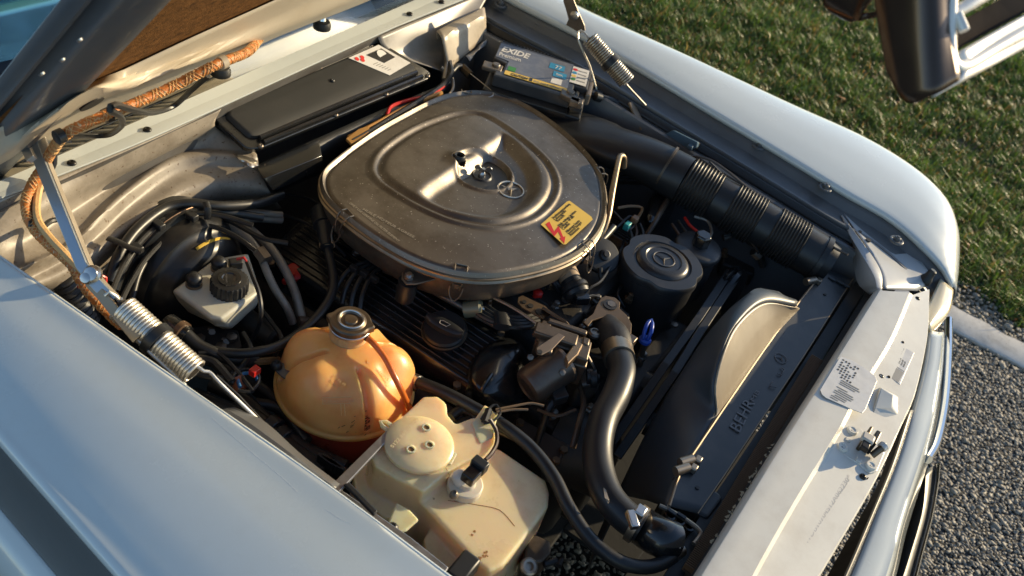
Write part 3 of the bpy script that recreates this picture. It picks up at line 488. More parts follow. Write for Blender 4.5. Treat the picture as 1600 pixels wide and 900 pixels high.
# wing nut, star, filler hole
well = MB().lathe([(.056, .001), (.0545, .0022), (.050, .0018), (.022, .0015), (.019, .004), (.017, .001), (.014, -.006), (.001, -.006)], A(cw0[0], cw0[1], LZ+hcw+.0005), n=40)
part(well, 'centre_cap', M('cap_grey', (.055, .056, .058), .38, metal=.5, var=.2, vs=16), ac, sm=35)
nut = MB().lathe([(.0075, 0), (.007, .008), (.004, .012), (.004, .02), (.0003, .02)], A(cw0[0], cw0[1], LZ+hcw), n=12)
for sx in (-1, 1): nut.lathe([(.0003, -.002), (.006, -.0018), (.007, 0), (.006, .0018), (.0003, .002)], A(cw0[0]+sx*.006, cw0[1]-sx*.010, LZ+hcw+.020), (.8, .5, 0), n=12)
part(nut, 'wing_nut', steel, ac, sm=35)
part(MB().lathe([(.0125, 0), (.0125, .006), (.010, .009), (.0075, .008), (.006, .001), (.0003, .001)], A(hole[0], hole[1], LZ+hhole-.004), n=20), 'vent_bush', blackp, ac, sm=40)
def emblem(c, r, par, mat, h, ang=0, n=Z, xd=X, name='star_emblem'):
    n = nrm(n); xd = nrm(xd-n*(xd@n)); yd = np.cross(n, xd); b = MB()
    tor = [[c+xd*(r+.07*r*math.cos(a)*1)*math.cos(t)+yd*(r+.07*r*math.cos(a))*math.sin(t)+n*(h*.5+h*.6*math.sin(a)) for a in np.linspace(0, 2*math.pi, 7)[:-1]] for t in np.linspace(0, 2*math.pi, 41)]
    b.rings(tor, False)
    for k in range(3):
        t = ang+k*2*math.pi/3; e = c+(xd*math.cos(t)+yd*math.sin(t))*r; w = -xd*math.sin(t)+yd*math.cos(t)
        b.add([c+w*r*.11, c-w*r*.11, e, c+n*h*1.8], [(0, 3, 2), (1, 2, 3), (0, 2, 1), (0, 1, 3)])
    return part(b, name, mat, par, sm=30)
vdir = nrm(at(797, 320, LZ)-at(797, 300, LZ)); emblem(A(star[0], star[1], LZ+hstar+.0005), .0265, ac, M('emblem_alu', (.62, .55, .45), .3, metal=.9), .0028, 0, Z, vdir)
# warning sticker
zs = LZ+.0062
stk = part(MB().prism([at(px, py, zs) for px, py in ((845, 351), (886, 315), (890, 314), (924, 339), (926, 343), (884, 382), (880, 382))], (0, 0, .0006)), 'warning_sticker', yellow, ac, sm=0)
def spx(s, t): return A(845, 351)*(1-s)*(1-t)+A(888, 314)*s*(1-t)+A(881, 383)*(1-s)*t+A(926, 342)*s*t   # s along text, t across lines
def sq(s, t): p = spx(s, t); return at(p[0], p[1], zs+.0008)
for blk, (t0, s0, rows) in enumerate(((.04, .36, ('Hochleistungszuendung', 'Lebensgefahr', 'Vorsicht')), (.36, .30, ('High voltage ignition', 'Danger of life', 'Caution')), (.68, .30, ('Allumage haute', 'tension danger', 'Attention')))):
    for k, tx in enumerate(rows):
        t = t0+.10+.085*k; L = min(.6, .033*len(tx)); textobj(tx, sq(s0, t), sq(s0+L, t), sq(s0, t-.1)-sq(s0, t), inkb, stk, h=.0085)
bolt = [(.02, .10), (.17, .14), (.20, .48), (.33, .47), (.20, .78), (.27, .80), (.13, .98), (.09, .70), (.14, .73), (.24, .56), (.09, .60), (.06, .30)]
bolt = [(.10, .09), (.22, .11), (.10, .46), (.29, .42), (.15, .79), (.20, .82), (.04, .97), (.06, .74), (.10, .76), (.17, .55), (.0, .58)]
part(MB().prism([sq(s_, t) for s_, t in bolt], (0, 0, .0003)), 'bolt_symbol', inkr, stk, sm=0)
# stamped lettering along the lid edge
stamp = M('stamp_alu', (.42, .38, .32), .4, metal=.6)
textobj('HUILE MOTEUR AGREEE', at(566, 328, LZ+.002), at(646, 372, LZ+.002), at(566, 320, LZ)-at(566, 328, LZ), stamp, ac, 'stamped_text', h=.009)
textobj('ONLY USE GENUINE OIL FILTER ELEMENT', at(545, 318, LZ+.001), at(622, 378, LZ+.001), at(545, 310, LZ)-at(545, 318, LZ), stamp, ac, 'stamped_text', h=.008)
# spring clips, bracket
def clip(px, py, out):
    p = at(px, py, LZ-.004); o_ = nrm(A(p[0]-AC[0], p[1]-AC[1], 0)); t = np.cross(Z, o_); b = MB()
    for s_ in (-1, 1): b.tube([p-o_*.012+t*.011*s_+Z*.006, p+o_*.004+t*.011*s_+Z*.004, p+o_*.012+t*.008*s_-Z*.020, p+o_*.010+t*.006*s_-Z*.036], .0015, 6)
    b.tube([p-o_*.012-t*.011+Z*.006, p-o_*.015+Z*.006, p-o_*.012+t*.011+Z*.006], .0015, 6)
    b.tube([p+o_*.012-t*.012-Z*.028, p+o_*.016-t*.010-Z*.045, p+o_*.017-Z*.058, p+o_*.016+t*.010-Z*.045, p+o_*.012+t*.012-Z*.028], .0015, 6)
    b.box(p+o_*.006-Z*.03, (.018, .006, .010), (t, o_, Z)); part(b, 'spring_clip', dsteel, ac)
for c_ in ((719, 424), (538, 338), (921, 385), (942, 270), (728, 144)): clip(*c_, 1)
br = part(MB().prism(W([(628, 428, .832), (642, 414, .835), (688, 434, .835), (680, 438, .835), (650, 446, .832), (634, 446, .831), (627, 438, .831)]), (0, 0, .004)), 'mount_bracket', dsteel, ac, sm=0, bevel=.0012)
part(MB().lathe([(.009, .003), (.009, .009), (.005, .009), (.005, .014), (.0003, .014)], at(638, 436, .834), n=6), 'bolt', steel, br, sm=30)
part(MB().lathe([(.017, -.045), (.019, -.02), (.016, -.012), (.018, -.002)], at(638, 438, .831), n=20), 'rubber_mount', rubber, br, sm=40)
part(MB().lathe([(.014, .0), (.014, .003), (.0003, .003)], at(751, 443, .832), (-.35, -.75, .5), n=20), 'drain_hole', inkb, ac, sm=0)
# ================================================================ intake duct
du = thing('intake_duct', 'black plastic intake duct with ribbed bellows running to the radiator corner', 'intake duct', at(1100, 290, .6))
def ring_at(c, t, w, hgt, n=28, sq_=1.0):
    t = nrm(t); s_ = nrm(np.cross(t, Z)); u_ = np.cross(s_, t); out = []
    for a in np.linspace(0, 2*math.pi, n, endpoint=False):
        ca, sa = math.cos(a), math.sin(a); out.append(c+s_*w*np.sign(ca)*abs(ca)**sq_+u_*hgt*np.sign(sa)*abs(sa)**sq_)
    return out
q0, q1 = at(1040, 264, .845), at(1288, 408, .80); ax_ = nrm(q1-q0); rad_ = .054
cL = [at(800, 205, .812), at(850, 200, .818), at(905, 208, .828), at(965, 232, .838), at(1010, 250, .842), q0+ax_*.05]
wd_ = [(.09, .020), (.085, .026), (.072, .034), (.064, .044), (.058, .052), (.0535, .0535)]
cc = crs(cL, 26); ww = crs([A(a, b, 0) for a, b in wd_], 26); T_ = np.gradient(cc, axis=0)
part(MB().rings([ring_at(c, t, w[0], w[1], 32, .8 if i < 14 else 1) for i, (c, t, w) in enumerate(zip(cc, T_, ww))]), 'scoop', blackp, du, sm=50)
part(MB().tube([q0-ax_*.003, q0+ax_*.002], .0555, 32, smooth=False), 'joint_band', M('band_brown', (.10, .075, .05), .4, metal=.3), du, sm=30)
Ld = np.linalg.norm(q1-q0)
def seg(a, b, r0, r1, name, mat=rubber): return part(MB().rings([ring_at(q0+ax_*(a+(b-a)*k/6), ax_, r0+(r1-r0)*k/6, r0+(r1-r0)*k/6, 32) for k in range(7)]), name, mat, du, sm=50)
def bellow(a, b, n=11):
    rg = []
    for k in range(n):
        for f_, rr in ((.0, .0500), (.2, .0502), (.4, .0555), (.6, .0565), (.8, .0555)): rg.append(ring_at(q0+ax_*(a+(b-a)*(k+f_)/n), ax_, rr, rr, 32))
    return part(MB().rings(rg), 'bellows', M('bellows_rubber', (.032, .031, .030), .38, var=.2, vs=20, dirt=(.06, .05, .04), dsc=20, damt=.4), du, sm=60)
bellow(.12*Ld, .31*Ld, 10); seg(.31*Ld, .40*Ld, .052, .052, 'cuff'); bellow(.40*Ld, .58*Ld, 10); seg(.58*Ld, .66*Ld, .052, .0515, 'cuff'); bellow(.66*Ld, .85*Ld, 11); seg(.85*Ld, .97*Ld, .0515, .050, 'cuff'); seg(.955*Ld, .985*Ld, .053, .053, 'cuff_bead'); seg(.96*Ld, Ld+.015, .049, .042, 'end_pipe', blackp)
print('duct len', Ld)
# ================================================================ fresh-air cover
cv = thing('fresh_air_cover', 'flat black ribbed cover with a white label below the cowl lip', 'cover', at(500, 150, .86))
C4 = [at(327, 178, .925), at(590, 62, .925), at(682, 118, .885), at(392, 238, .885)]
def cvp(u_, v_, k=0): p = C4[0]*(1-u_)*(1-v_)+C4[1]*u_*(1-v_)+C4[3]*(1-u_)*v_+C4[2]*u_*v_; return p+CN*k
CN = nrm(np.cross(C4[1]-C4[0], C4[3]-C4[0])); CN = CN if CN[2] > 0 else -CN
def rrect(u0, u1, v0, v1, ru, rv, k, n=6):
    o_ = []
    for (cu_, cv_, a0) in ((u1-ru, v0+rv, -90), (u1-ru, v1-rv, 0), (u0+ru, v1-rv, 90), (u0+ru, v0+rv, 180)):
        for a in np.linspace(a0, a0+90, n): o_.append(cvp(cu_+ru*math.cos(R(a)), cv_+rv*math.sin(R(a)), k))
    return o_
part(MB().rings([rrect(0, 1, 0, 1, .07, .16, k) for k in (-.012, .0)]), 'frame', blackg, cv, sm=30, bevel=.002)
part(MB().rings([rrect(.04, .96, .09, .80, .05, .12, -.002), rrect(.045, .955, .10, .79, .05, .12, .006), rrect(.06, .94, .14, .75, .045, .1, .0075), rrect(.2, .8, .3, .6, .04, .1, .0085)]), 'lid', M('cover_black', (.013, .014, .014), .55, var=.3, vs=10, dirt=(.045, .038, .03), dsc=9, damt=.25, bump=.06, bs=200), cv, sm=60)
for v_, k_ in ((.83, .004), (.93, .002)): part(MB().tube([cvp(.07, v_, k_), cvp(.5, v_, k_+.001), cvp(.93, v_, k_)], .0045, 8, flat=1.5), 'rib', blackg, cv)
for v_ in (.018, .045, .072): part(MB().tube([cvp(.08, v_, .001), cvp(.92, v_, .001)], .0022, 6, smooth=False), 'rib', blackp, cv)
for u_, v_ in ((.03, .06), (.30, .045), (.60, .045), (.93, .05), (.05, .965), (.42, .965), (.70, .965), (.96, .95)): screw(cvp(u_, v_, .001), .0055, dsteel, cv, CN, h=.004)
screw(cvp(.56, .38, .009), .005, blackp, cv, CN, h=.003)
lab = part(MB().prism([cvp(u_, v_, .0088) for u_, v_ in ((.745, .12), (.945, .12), (.955, .64), (.80, .70))], CN*.0007), 'label_sheet', white, cv, sm=0)
part(MB().prism([cvp(u_, v_, .0098) for u_, v_ in ((.83, .20), (.93, .20), (.93, .44), (.85, .46))], CN*.0004), 'label_picture', inkb, lab, sm=0)
part(MB().lathe([(.012, 0), (.012, .0006), (.006, .0006)], cvp(.895, .30, .0101), CN, n=20), 'label_dial', white, lab, sm=0)
for a in ((.77, .2), (.785, .26), (.80, .21)): part(MB().lathe([(.005, 0), (.005, .0005), (.0034, .0005)], cvp(*a, .0098), CN, n=14), 'label_mark', inkr, lab, sm=0)
for k in range(6): part(MB().prism([cvp(.80+.004*k, .40+.04*k, .0098), cvp(.83+.002*k, .40+.04*k, .0098), cvp(.83+.002*k, .412+.04*k, .0098), cvp(.80+.004*k, .412+.04*k, .0098)], CN*.0003), 'label_line', ink_g, lab, sm=0)
# lower tray below the cover and the folded metal end
part(MB().patch([W([(402, 258, .86), (498, 215, .86), (600, 170, .86), (700, 128, .86)]), W([(412, 270, .85), (500, 228, .85), (605, 180, .85), (705, 136, .85)]), W([(430, 300, .80), (520, 262, .80), (600, 220, .80), (705, 160, .8)])], 20), 'drain_tray', blackp, cv, sm=30, solid=.003)
part(MB().patch([W([(400, 262, .868), (498, 219, .868)]), W([(412, 280, .868), (502, 244, .868)]), W([(425, 298, .84), (505, 262, .84)])], 6), 'tray_flap', blackg, cv, sm=30, solid=.003, bevel=.001)
fo = [W([(366, 240, .872), (385, 245, .872), (402, 252, .868)]), W([(372, 248, .878), (388, 252, .874), (404, 262, .865)]), W([(380, 256, .865), (392, 262, .868), (402, 268, .855)])]
part(MB().patch(fo, 10, 10, smv=True), 'foil_end', M('foil', (.5, .46, .4), .3, metal=.9, bump=1, bs=80), cv, sm=20, solid=.001)
# ================================================================ battery
ba = thing('battery', 'dark grey car battery with printed top label in the far rear corner', 'battery', A(.55, .82, .62))
BZ = .902; b0, b1, b2, b3 = at(748, 84, BZ), at(783, 64, BZ), at(926, 107, BZ), at(893, 131, BZ)
bx_ = nrm(b2-b1); by_ = nrm(np.cross(Z, bx_)); by_ = -by_ if by_@(b0-b1) < 0 else by_   # bx along length, by towards the engine
BL = np.linalg.norm(b2-b1); print('battery', BL, np.linalg.norm(b0-b1))
def bp_(a, b, z): return b1+bx_*a*BL+by_*b+Z*(z-BZ)
lidp = [(0, 0), (1, 0), (1, .105), (.86, .105), (.86, .165), (.06, .165), (.06, .145), (.13, .135), (.13, .10), (0, .09)]
part(MB().prism([bp_(a, b, BZ-.03) for a, b in lidp], (0, 0, .03)), 'lid', M('battery_grey', (.045, .046, .05), .4, var=.2, vs=12, dirt=(.12, .10, .08), dsc=12, damt=.35), ba, sm=0, bevel=.003)
part(MB().prism([bp_(a, b, BZ-.20) for a, b in ((-.01, -.003), (1.01, -.003), (1.01, .178), (-.01, .178))], (0, 0, .163)), 'case', blackp, ba, sm=0, bevel=.004)
part(MB().prism([bp_(a, b, BZ-.042) for a, b in ((.02, .16), (.86, .16), (.86, .19), (.02, .19))], (0, 0, .012)), 'case_flange', blackp, ba, sm=0, bevel=.002)
for k in range(26): part(MB().box(bp_(.03+.037*k, -.001, BZ-.004), (.004, .003, .010), (bx_, by_, Z)), 'lid_tooth', MC['battery_grey'], ba, sm=0)
lb = part(MB().prism([bp_(a, b, BZ+.0006) for a, b in ((.01, .012), (.80, .012), (.80, .132), (.155, .132), (.155, .088), (.01, .082))], (0, 0, .0005)), 'top_label', M('battery_label', (.13, .14, .17), .35, var=.15, vs=20, dirt=(.3, .3, .3), dsc=40, damt=.4), ba, sm=0)
zl = BZ+.0014
bt = lambda s, a, b, L, h, mat, **k: textobj(s, bp_(a, b, zl), bp_(a+L, b, zl), -by_, mat, lb, h=h, **k)
bt('EXIDE', .04, .050, .30, .036, white, bold=.03, font_shear=.2); bt('Premium', .035, .075, .23, .026, white, bold=.01)
def bq(a0, a1, c0, c1, mat, name, dz=0): return part(MB().prism([bp_(a, b, zl+dz) for a, b in ((a0, c0), (a1, c0), (a1, c1), (a0, c1))], (0, 0, .0004)), name, mat, lb, sm=0)
bq(.155, .80, .134, .152, yellow, 'caution_strip'); bt('CAUTION', .22, .149, .17, .014, inkb, bold=.02, lift=.0008); bt('DO NOT OPEN', .46, .149, .26, .011, ink_g, lift=.0008); bq(.41, .44, .136, .150, inkb, 'strip_symbol', .0005)
bq(.17, .25, .110, .130, M('green_ink', (.04, .22, .04), .5), 'green_mark'); bq(.56, .72, .035, .062, M('cyan_ink', (.03, .24, .42), .5), 'blue_mark'); bq(.62, .76, .070, .095, MC['cyan_ink'], 'blue_mark'); bt('77', .62, .058, .07, .022, white, lift=.0008); bt('760A', .65, .088, .07, .013, white, lift=.0008); bq(.62, .73, .102, .128, white, 'code_block')
w2 = bq(.80, .975, .02, .100, white, 'safety_label', .0003)
for k, c_ in enumerate((inkr, MC['cyan_ink'], yellow, MC['green_ink'])): part(MB().lathe([(.006, 0), (.006, .0004), (.0003, .0004)], bp_(.83, .035+.016*k, zl+.0008), n=12), 'safety_symbol', c_, lb, sm=0)
for k in range(4): bq(.86+.002*k, .955, .034+.016*k, .038+.016*k, ink_g, 'text_line', .0008)
part(MB().prism([bp_(a, b, BZ-.028) for a, b in ((.87, .10), (1.0, .10), (1.0, .172), (.87, .172))], (0, 0, .014)), 'terminal_well', MC['battery_grey'], ba, sm=0, bevel=.003)
part(MB().prism([bp_(a, b, BZ-.034) for a, b in ((.995, -.002), (1.05, .0), (1.05, .12), (.995, .125))], (0, 0, .03)), 'handle_lug', M('lug_tan', (.16, .13, .10), .35, var=.1), ba, sm=0, bevel=.004)
tm = MB().lathe([(.011, 0), (.0095, .02), (.0003, .02)], bp_(.84, .150, BZ-.012), n=14); tm.box(bp_(.85, .165, BZ-.002), (.05, .026, .012), (nrm(bx_+by_*.4), by_, Z)); tm.box(bp_(.92, .175, BZ-.004), (.03, .02, .016), (bx_, by_, Z))
part(tm, 'terminal_clamp', dsteel, ba, sm=30, bevel=.002)
tm = MB().lathe([(.011, 0), (.0095, .02), (.0003, .02)], bp_(.05, .125, BZ-.014), n=14); tm.box(bp_(.02, .13, BZ-.004), (.045, .03, .010), (bx_, by_, Z)); part(tm, 'terminal_clamp', dsteel, ba, sm=30, bevel=.002)
cab = thing('battery_cable', 'thick black battery cables leading forward from the battery terminal', 'cable', at(960, 160, .70))
for dz, dx in ((0, 0), (-.016, 4), (-.004, -7)): part(MB().tube([bp_(.90, .172, BZ-.004+dz), at(905+dx, 143+dx, .885+dz), at(935+dx, 150+dx, .88+dz), at(965+dx, 160+dx, .87+dz), at(985+dx, 176+dx, .855+dz), at(1000, 205, .82)], .0065, 8), 'cable', rubber, cab)
part(MB().tube([at(930, 150, .885), at(938, 153, .88)], .011, 10, smooth=False), 'cable_tie', blackp, cab)
part(MB().lathe([(.006, 0), (.006, .015), (.003, .02)], at(917, 158, .83), n=10), 'red_boot', redp, cab)
part(MB().box(at(868, 150, .845), (.010, .018, .008)), 'blue_tag', MC['cyan_ink'], cab, bevel=.001)
tp = part(MB().patch([W([(980, 162, .88), (988, 160, .88)]), W([(1000, 205, .85), (1008, 201, .85)])], 3), 'cable_strap', M('strap_tan', (.18, .13, .08), .4), cab, sm=0, solid=.006, bevel=.002)
tagp(part(MB().tube([at(738, 142, .86), at(752, 152, .865), at(771, 146, .87), at(735, 115, .875)], .0012, 6), 'battery_hold_wire', steel), 'thin bare wire stay in front of the battery', 'wire')
# crumpled plastic sheet behind the battery
cp = [W([(722, 95, .85), (735, 82, .86), (755, 70, .86), (775, 58, .86), (790, 50, .86)]), W([(728, 88, .875), (740, 78, .862), (758, 64, .885), (777, 54, .868), (797, 56, .88)]), W([(734, 96, .87), (746, 80, .88), (762, 70, .868), (782, 62, .885), (797, 66, .865)])]
tagp(part(MB().patch(cp, 22, 12, smv=True), 'plastic_sheet', M('clear_sheet', (.45, .44, .42), .25, var=.3, vs=40, bump=1, bs=70), sm=20, solid=.001), 'crumpled translucent plastic sheet tucked behind the battery', 'sheet')
# blue-grey relay box on the far inner wing
rl = thing('relay_box', 'blue grey relay box fixed to the far inner wing', 'relay box', atx(1062, 235, .55))
rx, ry = nrm(at(1085, 232, .79)-at(1050, 208, .79)), nrm(at(1030, 212, .79)-at(1050, 203, .79)); relm = M('relay_blue', (.09, .15, .20), .4, var=.1)
wallx = lambda p: np.interp(p[1], [q[1] for q in Iw[::-1]], [q[0] for q in Iw[::-1]])-.135
pr_ = [(1030, 214), (1052, 203), (1090, 222), (1088, 230), (1075, 236), (1070, 232), (1060, 238)]
part(MB().prism([atx(a, b, .60) for a, b in pr_], (.02, 0, -.01)), 'box_lid', relm, rl, sm=0, bevel=.002)
part(MB().prism([atx(a, b+3, .607) for a, b in pr_], (.03, 0, -.01)), 'box_base', blackp, rl, sm=0, bevel=.002)
part(MB().box(atx(1080, 228, .598), (.02, .012, .008)), 'latch', relm, rl, bevel=.001)
wb = MB().tube([atx(a, b, .54) for a, b in ((1058, 248), (1082, 244), (1110, 250), (1140, 270), (1170, 295), (1200, 318))]+[atx(1230, 338, .56), atx(1262, 358, .56), atx(1300, 385, .54), atx(1325, 398, .53)], .003, 7)
tagp(part(wb, 'bonnet_release_cable', M('cable_brown', (.06, .045, .035), .4)), 'thin release cable clipped along the far inner wing', 'cable')
wb = MB().tube([atx(1108, 252, .545), atx(1150, 292, .545), atx(1200, 325, .545)], .0025, 6); tagp(part(wb, 'washer_tube', rubber), 'thin black tube hanging below the release cable', 'tube')
# ================================================================ brake booster and master cylinder
bo = thing('brake_booster', 'big black round brake servo drum against the bulkhead', 'brake booster', A(-.40, .93, .56))
bc = A(-.395, 1.03, .715)
part(MB().lathe([(.05, 0), (.134, .0), (.137, .008), (.137, .030), (.133, .038), (.131, .060), (.128, .066), (.136, .068), (.138, .073), (.136, .079), (.127, .082), (.125, .100), (.118, .112), (.112, .114), (.104, .122), (.100, .136), (.088, .150), (.06, .160), (.045, .170), (.043, .19), (.001, .19)], bc, (0, -1, 0), n=64), 'drum', M('drum_black', (.012, .0125, .013), .34, var=.25, vs=12, dirt=(.04, .03, .02), dsc=14, damt=.5, bump=.04, bs=150), bo, sm=35)
part(MB().lathe([(.1365, -.0015), (.1385, 0), (.1365, .0015)], bc-Y*.074, (0, -1, 0), n=64, cap=False), 'drum_seam', M('worn_edge', (.22, .12, .06), .4, metal=.5, dirt=(.02, .02, .02), dsc=30, damt=1), bo, sm=60)
lbp = [bc+A(.10*math.sin(a), -.126-.0, .10*math.cos(a)) for a in np.linspace(-.15, .75, 10)]; lbq = [bc+A(.085*math.sin(a), -.1405, .085*math.cos(a)) for a in np.linspace(-.15, .75, 10)]
part(MB().patch([[p+A(0, -.004, .004) for p in lbp], [p+A(0, -.004, .004) for p in lbq]], 14), 'yellow_label', yellow, bo, sm=60, solid=.0006)
mcb = MB().lathe([(.03, 0), (.03, .012), (.022, .014), (.020, .05), (.022, .054), (.020, .12), (.014, .126), (.001, .126)], bc-Y*.185-Z*.005, (0, -1, 0), n=24)
mc = thing('master_cylinder', 'dark cast brake master cylinder under the fluid reservoir', 'master cylinder', bc-Y*.25-Z*.04)
part(mcb, 'cylinder', darkm, mc, sm=35)
for px, py in ((290, 515), (300, 530), (330, 520), (340, 548), (352, 535)): part(MB().lathe([(.010, 0), (.010, .010), (.006, .012), (.006, .018), (.0003, .018)], at(px, py, .70), (-.4, -.5, .75), n=6), 'union_nut', dsteel, mc, sm=30)
for q in (((292, 518), (272, 545), (255, 560), (230, 560)), ((342, 548), (345, 575), (330, 600), (320, 640)), ((352, 538), (372, 560), (365, 585), (350, 600))):
    part(MB().tube([at(a, b, .70-.02*i) for i, (a, b) in enumerate(q)], .0028, 7), 'brake_pipe', dsteel, mc)
# fluid reservoir
rv = thing('brake_fluid_reservoir', 'milky plastic brake fluid reservoir with black screw cap', 'reservoir', at(340, 500, .70))
up_ = [(270, 452), (336, 405), (384, 398), (404, 458), (346, 500), (330, 497)]
lo_ = [(279, 474), (338, 430), (392, 420), (404, 472), (358, 512), (340, 512)]
def rg_(pts, z): return [at(a, b, z) for a, b in pts]
tank = MB().rings([rg_([(293, 488), (340, 450), (392, 440), (400, 480), (362, 514), (350, 514)], .722), rg_([(277, 470), (338, 425), (393, 416), (405, 471), (357, 511), (338, 510)], .760), rg_([(275, 467), (338, 421), (393, 413), (406, 469), (356, 508), (336, 507)], .765), rg_([(268, 455), (336, 405), (387, 396), (408, 460), (347, 503), (328, 499)], .792), rg_([(275, 452), (337, 405), (383, 398), (402, 456), (346, 497), (330, 494)], .800)])
part(tank, 'tank', milky, rv, sm=30, bevel=.004, seg=3)
capc = at(358, 452, .80)
cp_ = MB(); rgs = []
for r_, h_ in ((.031, 0), (.031, .020), (.029, .024), (.024, .025)):
    rgs.append([capc+A((r_+(.0012 if k % 2 else -.0008))*math.cos(t), (r_+(.0012 if k % 2 else -.0008))*math.sin(t), h_) for k, t in enumerate(np.linspace(0, 2*math.pi, 48, endpoint=False))])
cp_.rings(rgs); cap = part(cp_, 'screw_cap', blackp, rv, sm=25)
part(MB().lathe([(.020, .024), (.019, .027), (.013, .027), (.011, .0255), (.0003, .026)], capc, n=28), 'cap_disc', blackg, cap, sm=35)
textobj('NUR ORIGINAL BREMSFLUESSIGKEIT', capc+A(-.017, -.012, .0262), capc+A(.012, .018, .0262), A(-.5, .6, 0), M('cap_print', (.09, .085, .08), .5), cap, h=.004)
for px, py in ((303, 445), (342, 420)):
    c_ = at(px, py, .80); s_ = part(MB().lathe([(.0125, 0), (.0125, .006), (.0105, .007), (.0105, .010), (.0135, .012), (.0135, .017), (.010, .022), (.004, .025), (.0003, .025)], c_, n=24), 'level_switch', blackp, rv, sm=35)
    part(MB().lathe([(.014, .0), (.014, .004), (.0125, .0045)], c_, n=24), 'switch_collar', M('brown_bush', (.14, .09, .05), .4), s_, sm=35)
part(MB().box(at(368, 412, .812), (.022, .016, .016), (nrm(A(1, -.6, 0)), nrm(A(.6, 1, 0)), Z)), 'plug', blackp, rv, bevel=.002)
wr = thing('reservoir_wire', 'red and black twin wire leaving the brake fluid reservoir plug', 'wire', at(400, 470, .70))
part(MB().tube([at(370, 405, .825), at(380, 402, .83), at(388, 412, .825)], .0025, 6), 'red_wire', redp, wr)
part(MB().tube([at(386, 409, .825), at(394, 430, .82), at(405, 460, .81), at(408, 490, .79), at(402, 515, .75), at(390, 535, .72), at(378, 545, .70)], .004, 8), 'black_wire', rubber, wr)
# black bundle over the booster
hb = thing('brake_vacuum_hose', 'thick black hoses strapped over the brake servo drum', 'hose', at(240, 360, .70))
part(MB().tube([at(172, 440, .82), at(185, 400, .845), at(215, 358, .855), at(260, 325, .85), at(300, 318, .85), at(345, 322, .84), at(400, 318, .82), at(440, 305, .80)], .0095, 10), 'hose', rubber, hb)
part(MB().tube([at(180, 452, .80), at(196, 410, .83), at(228, 365, .84), at(272, 335, .835), at(310, 326, .835), at(360, 332, .82), at(410, 340, .80)], .008, 10), 'hose', rubber, hb)
part(MB().tube([at(205, 470, .78), at(218, 425, .80), at(245, 385, .805), at(290, 352, .80), at(340, 345, .79), at(385, 365, .77), at(420, 390, .76)], .006, 10), 'hose', rubber, hb)
for q in (((168, 372), (185, 378), (205, 388), (222, 392)),): part(MB().tube([at(a, b, .862) for a, b in q], .0065, 8, flat=.35), 'strap', blackp, hb)
part(MB().tube([at(322, 316, .865), at(325, 328, .86), at(324, 342, .84)], .006, 8, flat=.4), 'strap', blackp, hb)
# two metal pipes over the steering box side
pp = thing('brake_pipe_pair', 'pair of weathered grey metal pipes looping down beside the valve cover', 'pipe', at(440, 420, .62))
greyh = M('weathered_pipe', (.34, .31, .26), .45, metal=.4, var=.3, vs=30, bump=.5, bs=200, dirt=(.07, .05, .03), damt=.6)
part(MB().tube([at(440, 336, .76), at(400, 332, .775), at(365, 328, .785), at(349, 338, .79), at(358, 352, .79), at(385, 370, .79), at(405, 395, .785), at(415, 420, .775), at(430, 452, .755), at(448, 480, .73), at(458, 505, .70)], .0072, 10), 'pipe', greyh, pp)
part(MB().tube([at(440, 343, .75), at(395, 341, .765), at(375, 346, .77), at(395, 362, .77), at(425, 390, .765), at(447, 425, .75), at(462, 460, .73), at(472, 498, .70)], .0085, 10), 'pipe', greyh, pp)
part(MB().tube([at(405, 392, .79), at(417, 408, .785)], .0135, 6, smooth=False), 'pipe_nut', dsteel, pp, sm=20)
part(MB().tube([at(466, 502, .705), at(480, 503, .70)], .010, 8, smooth=False), 'pipe_clip', dsteel, pp)
rc_ = thing('red_filler_cap', 'small red cap on the dark engine beside the metal pipes', 'cap', at(462, 430, .69))
part(MB().lathe([(.018, 0), (.018, .012), (.014, .014), (.0003, .014)], at(461, 428, .70), (-.3, -.2, .9), n=24), 'cap_disc', redp, rc_, sm=35); part(MB().box(at(455, 433, .705), (.045, .010, .012)), 'cap_ear', redp, rc_, bevel=.003)
# throttle cable / black line with grommet
th_ = thing('throttle_cable', 'black cable with tan grommet curving from the air cleaner to the spring', 'cable', at(500, 480, .66))
part(MB().tube([at(500, 330, .80), at(505, 352, .80)], .019, 16, smooth=False), 'boot', rubber, th_, sm=35); part(MB().tube([at(508, 352, .80), at(511, 386, .79)], [.018, .013], 16, smooth=False), 'boot', rubber, th_, sm=35)
part(MB().lathe([(.011, -.004), (.0145, -.003), (.0145, .004), (.011, .006)], at(511, 382, .79), nrm(at(512, 395, .78)-at(510, 372, .79)), n=20), 'grommet', M('grommet_tan', (.45, .30, .16), .45, var=.1), th_, sm=35)
part(MB().tube([at(511, 385, .785), at(518, 415, .775), at(521, 445, .765), at(510, 475, .755), at(480, 510, .75), at(440, 538, .76), at(400, 550, .77), at(360, 552, .77), at(315, 545, .76)], .0085, 10), 'cable_sheath', rubber, th_)
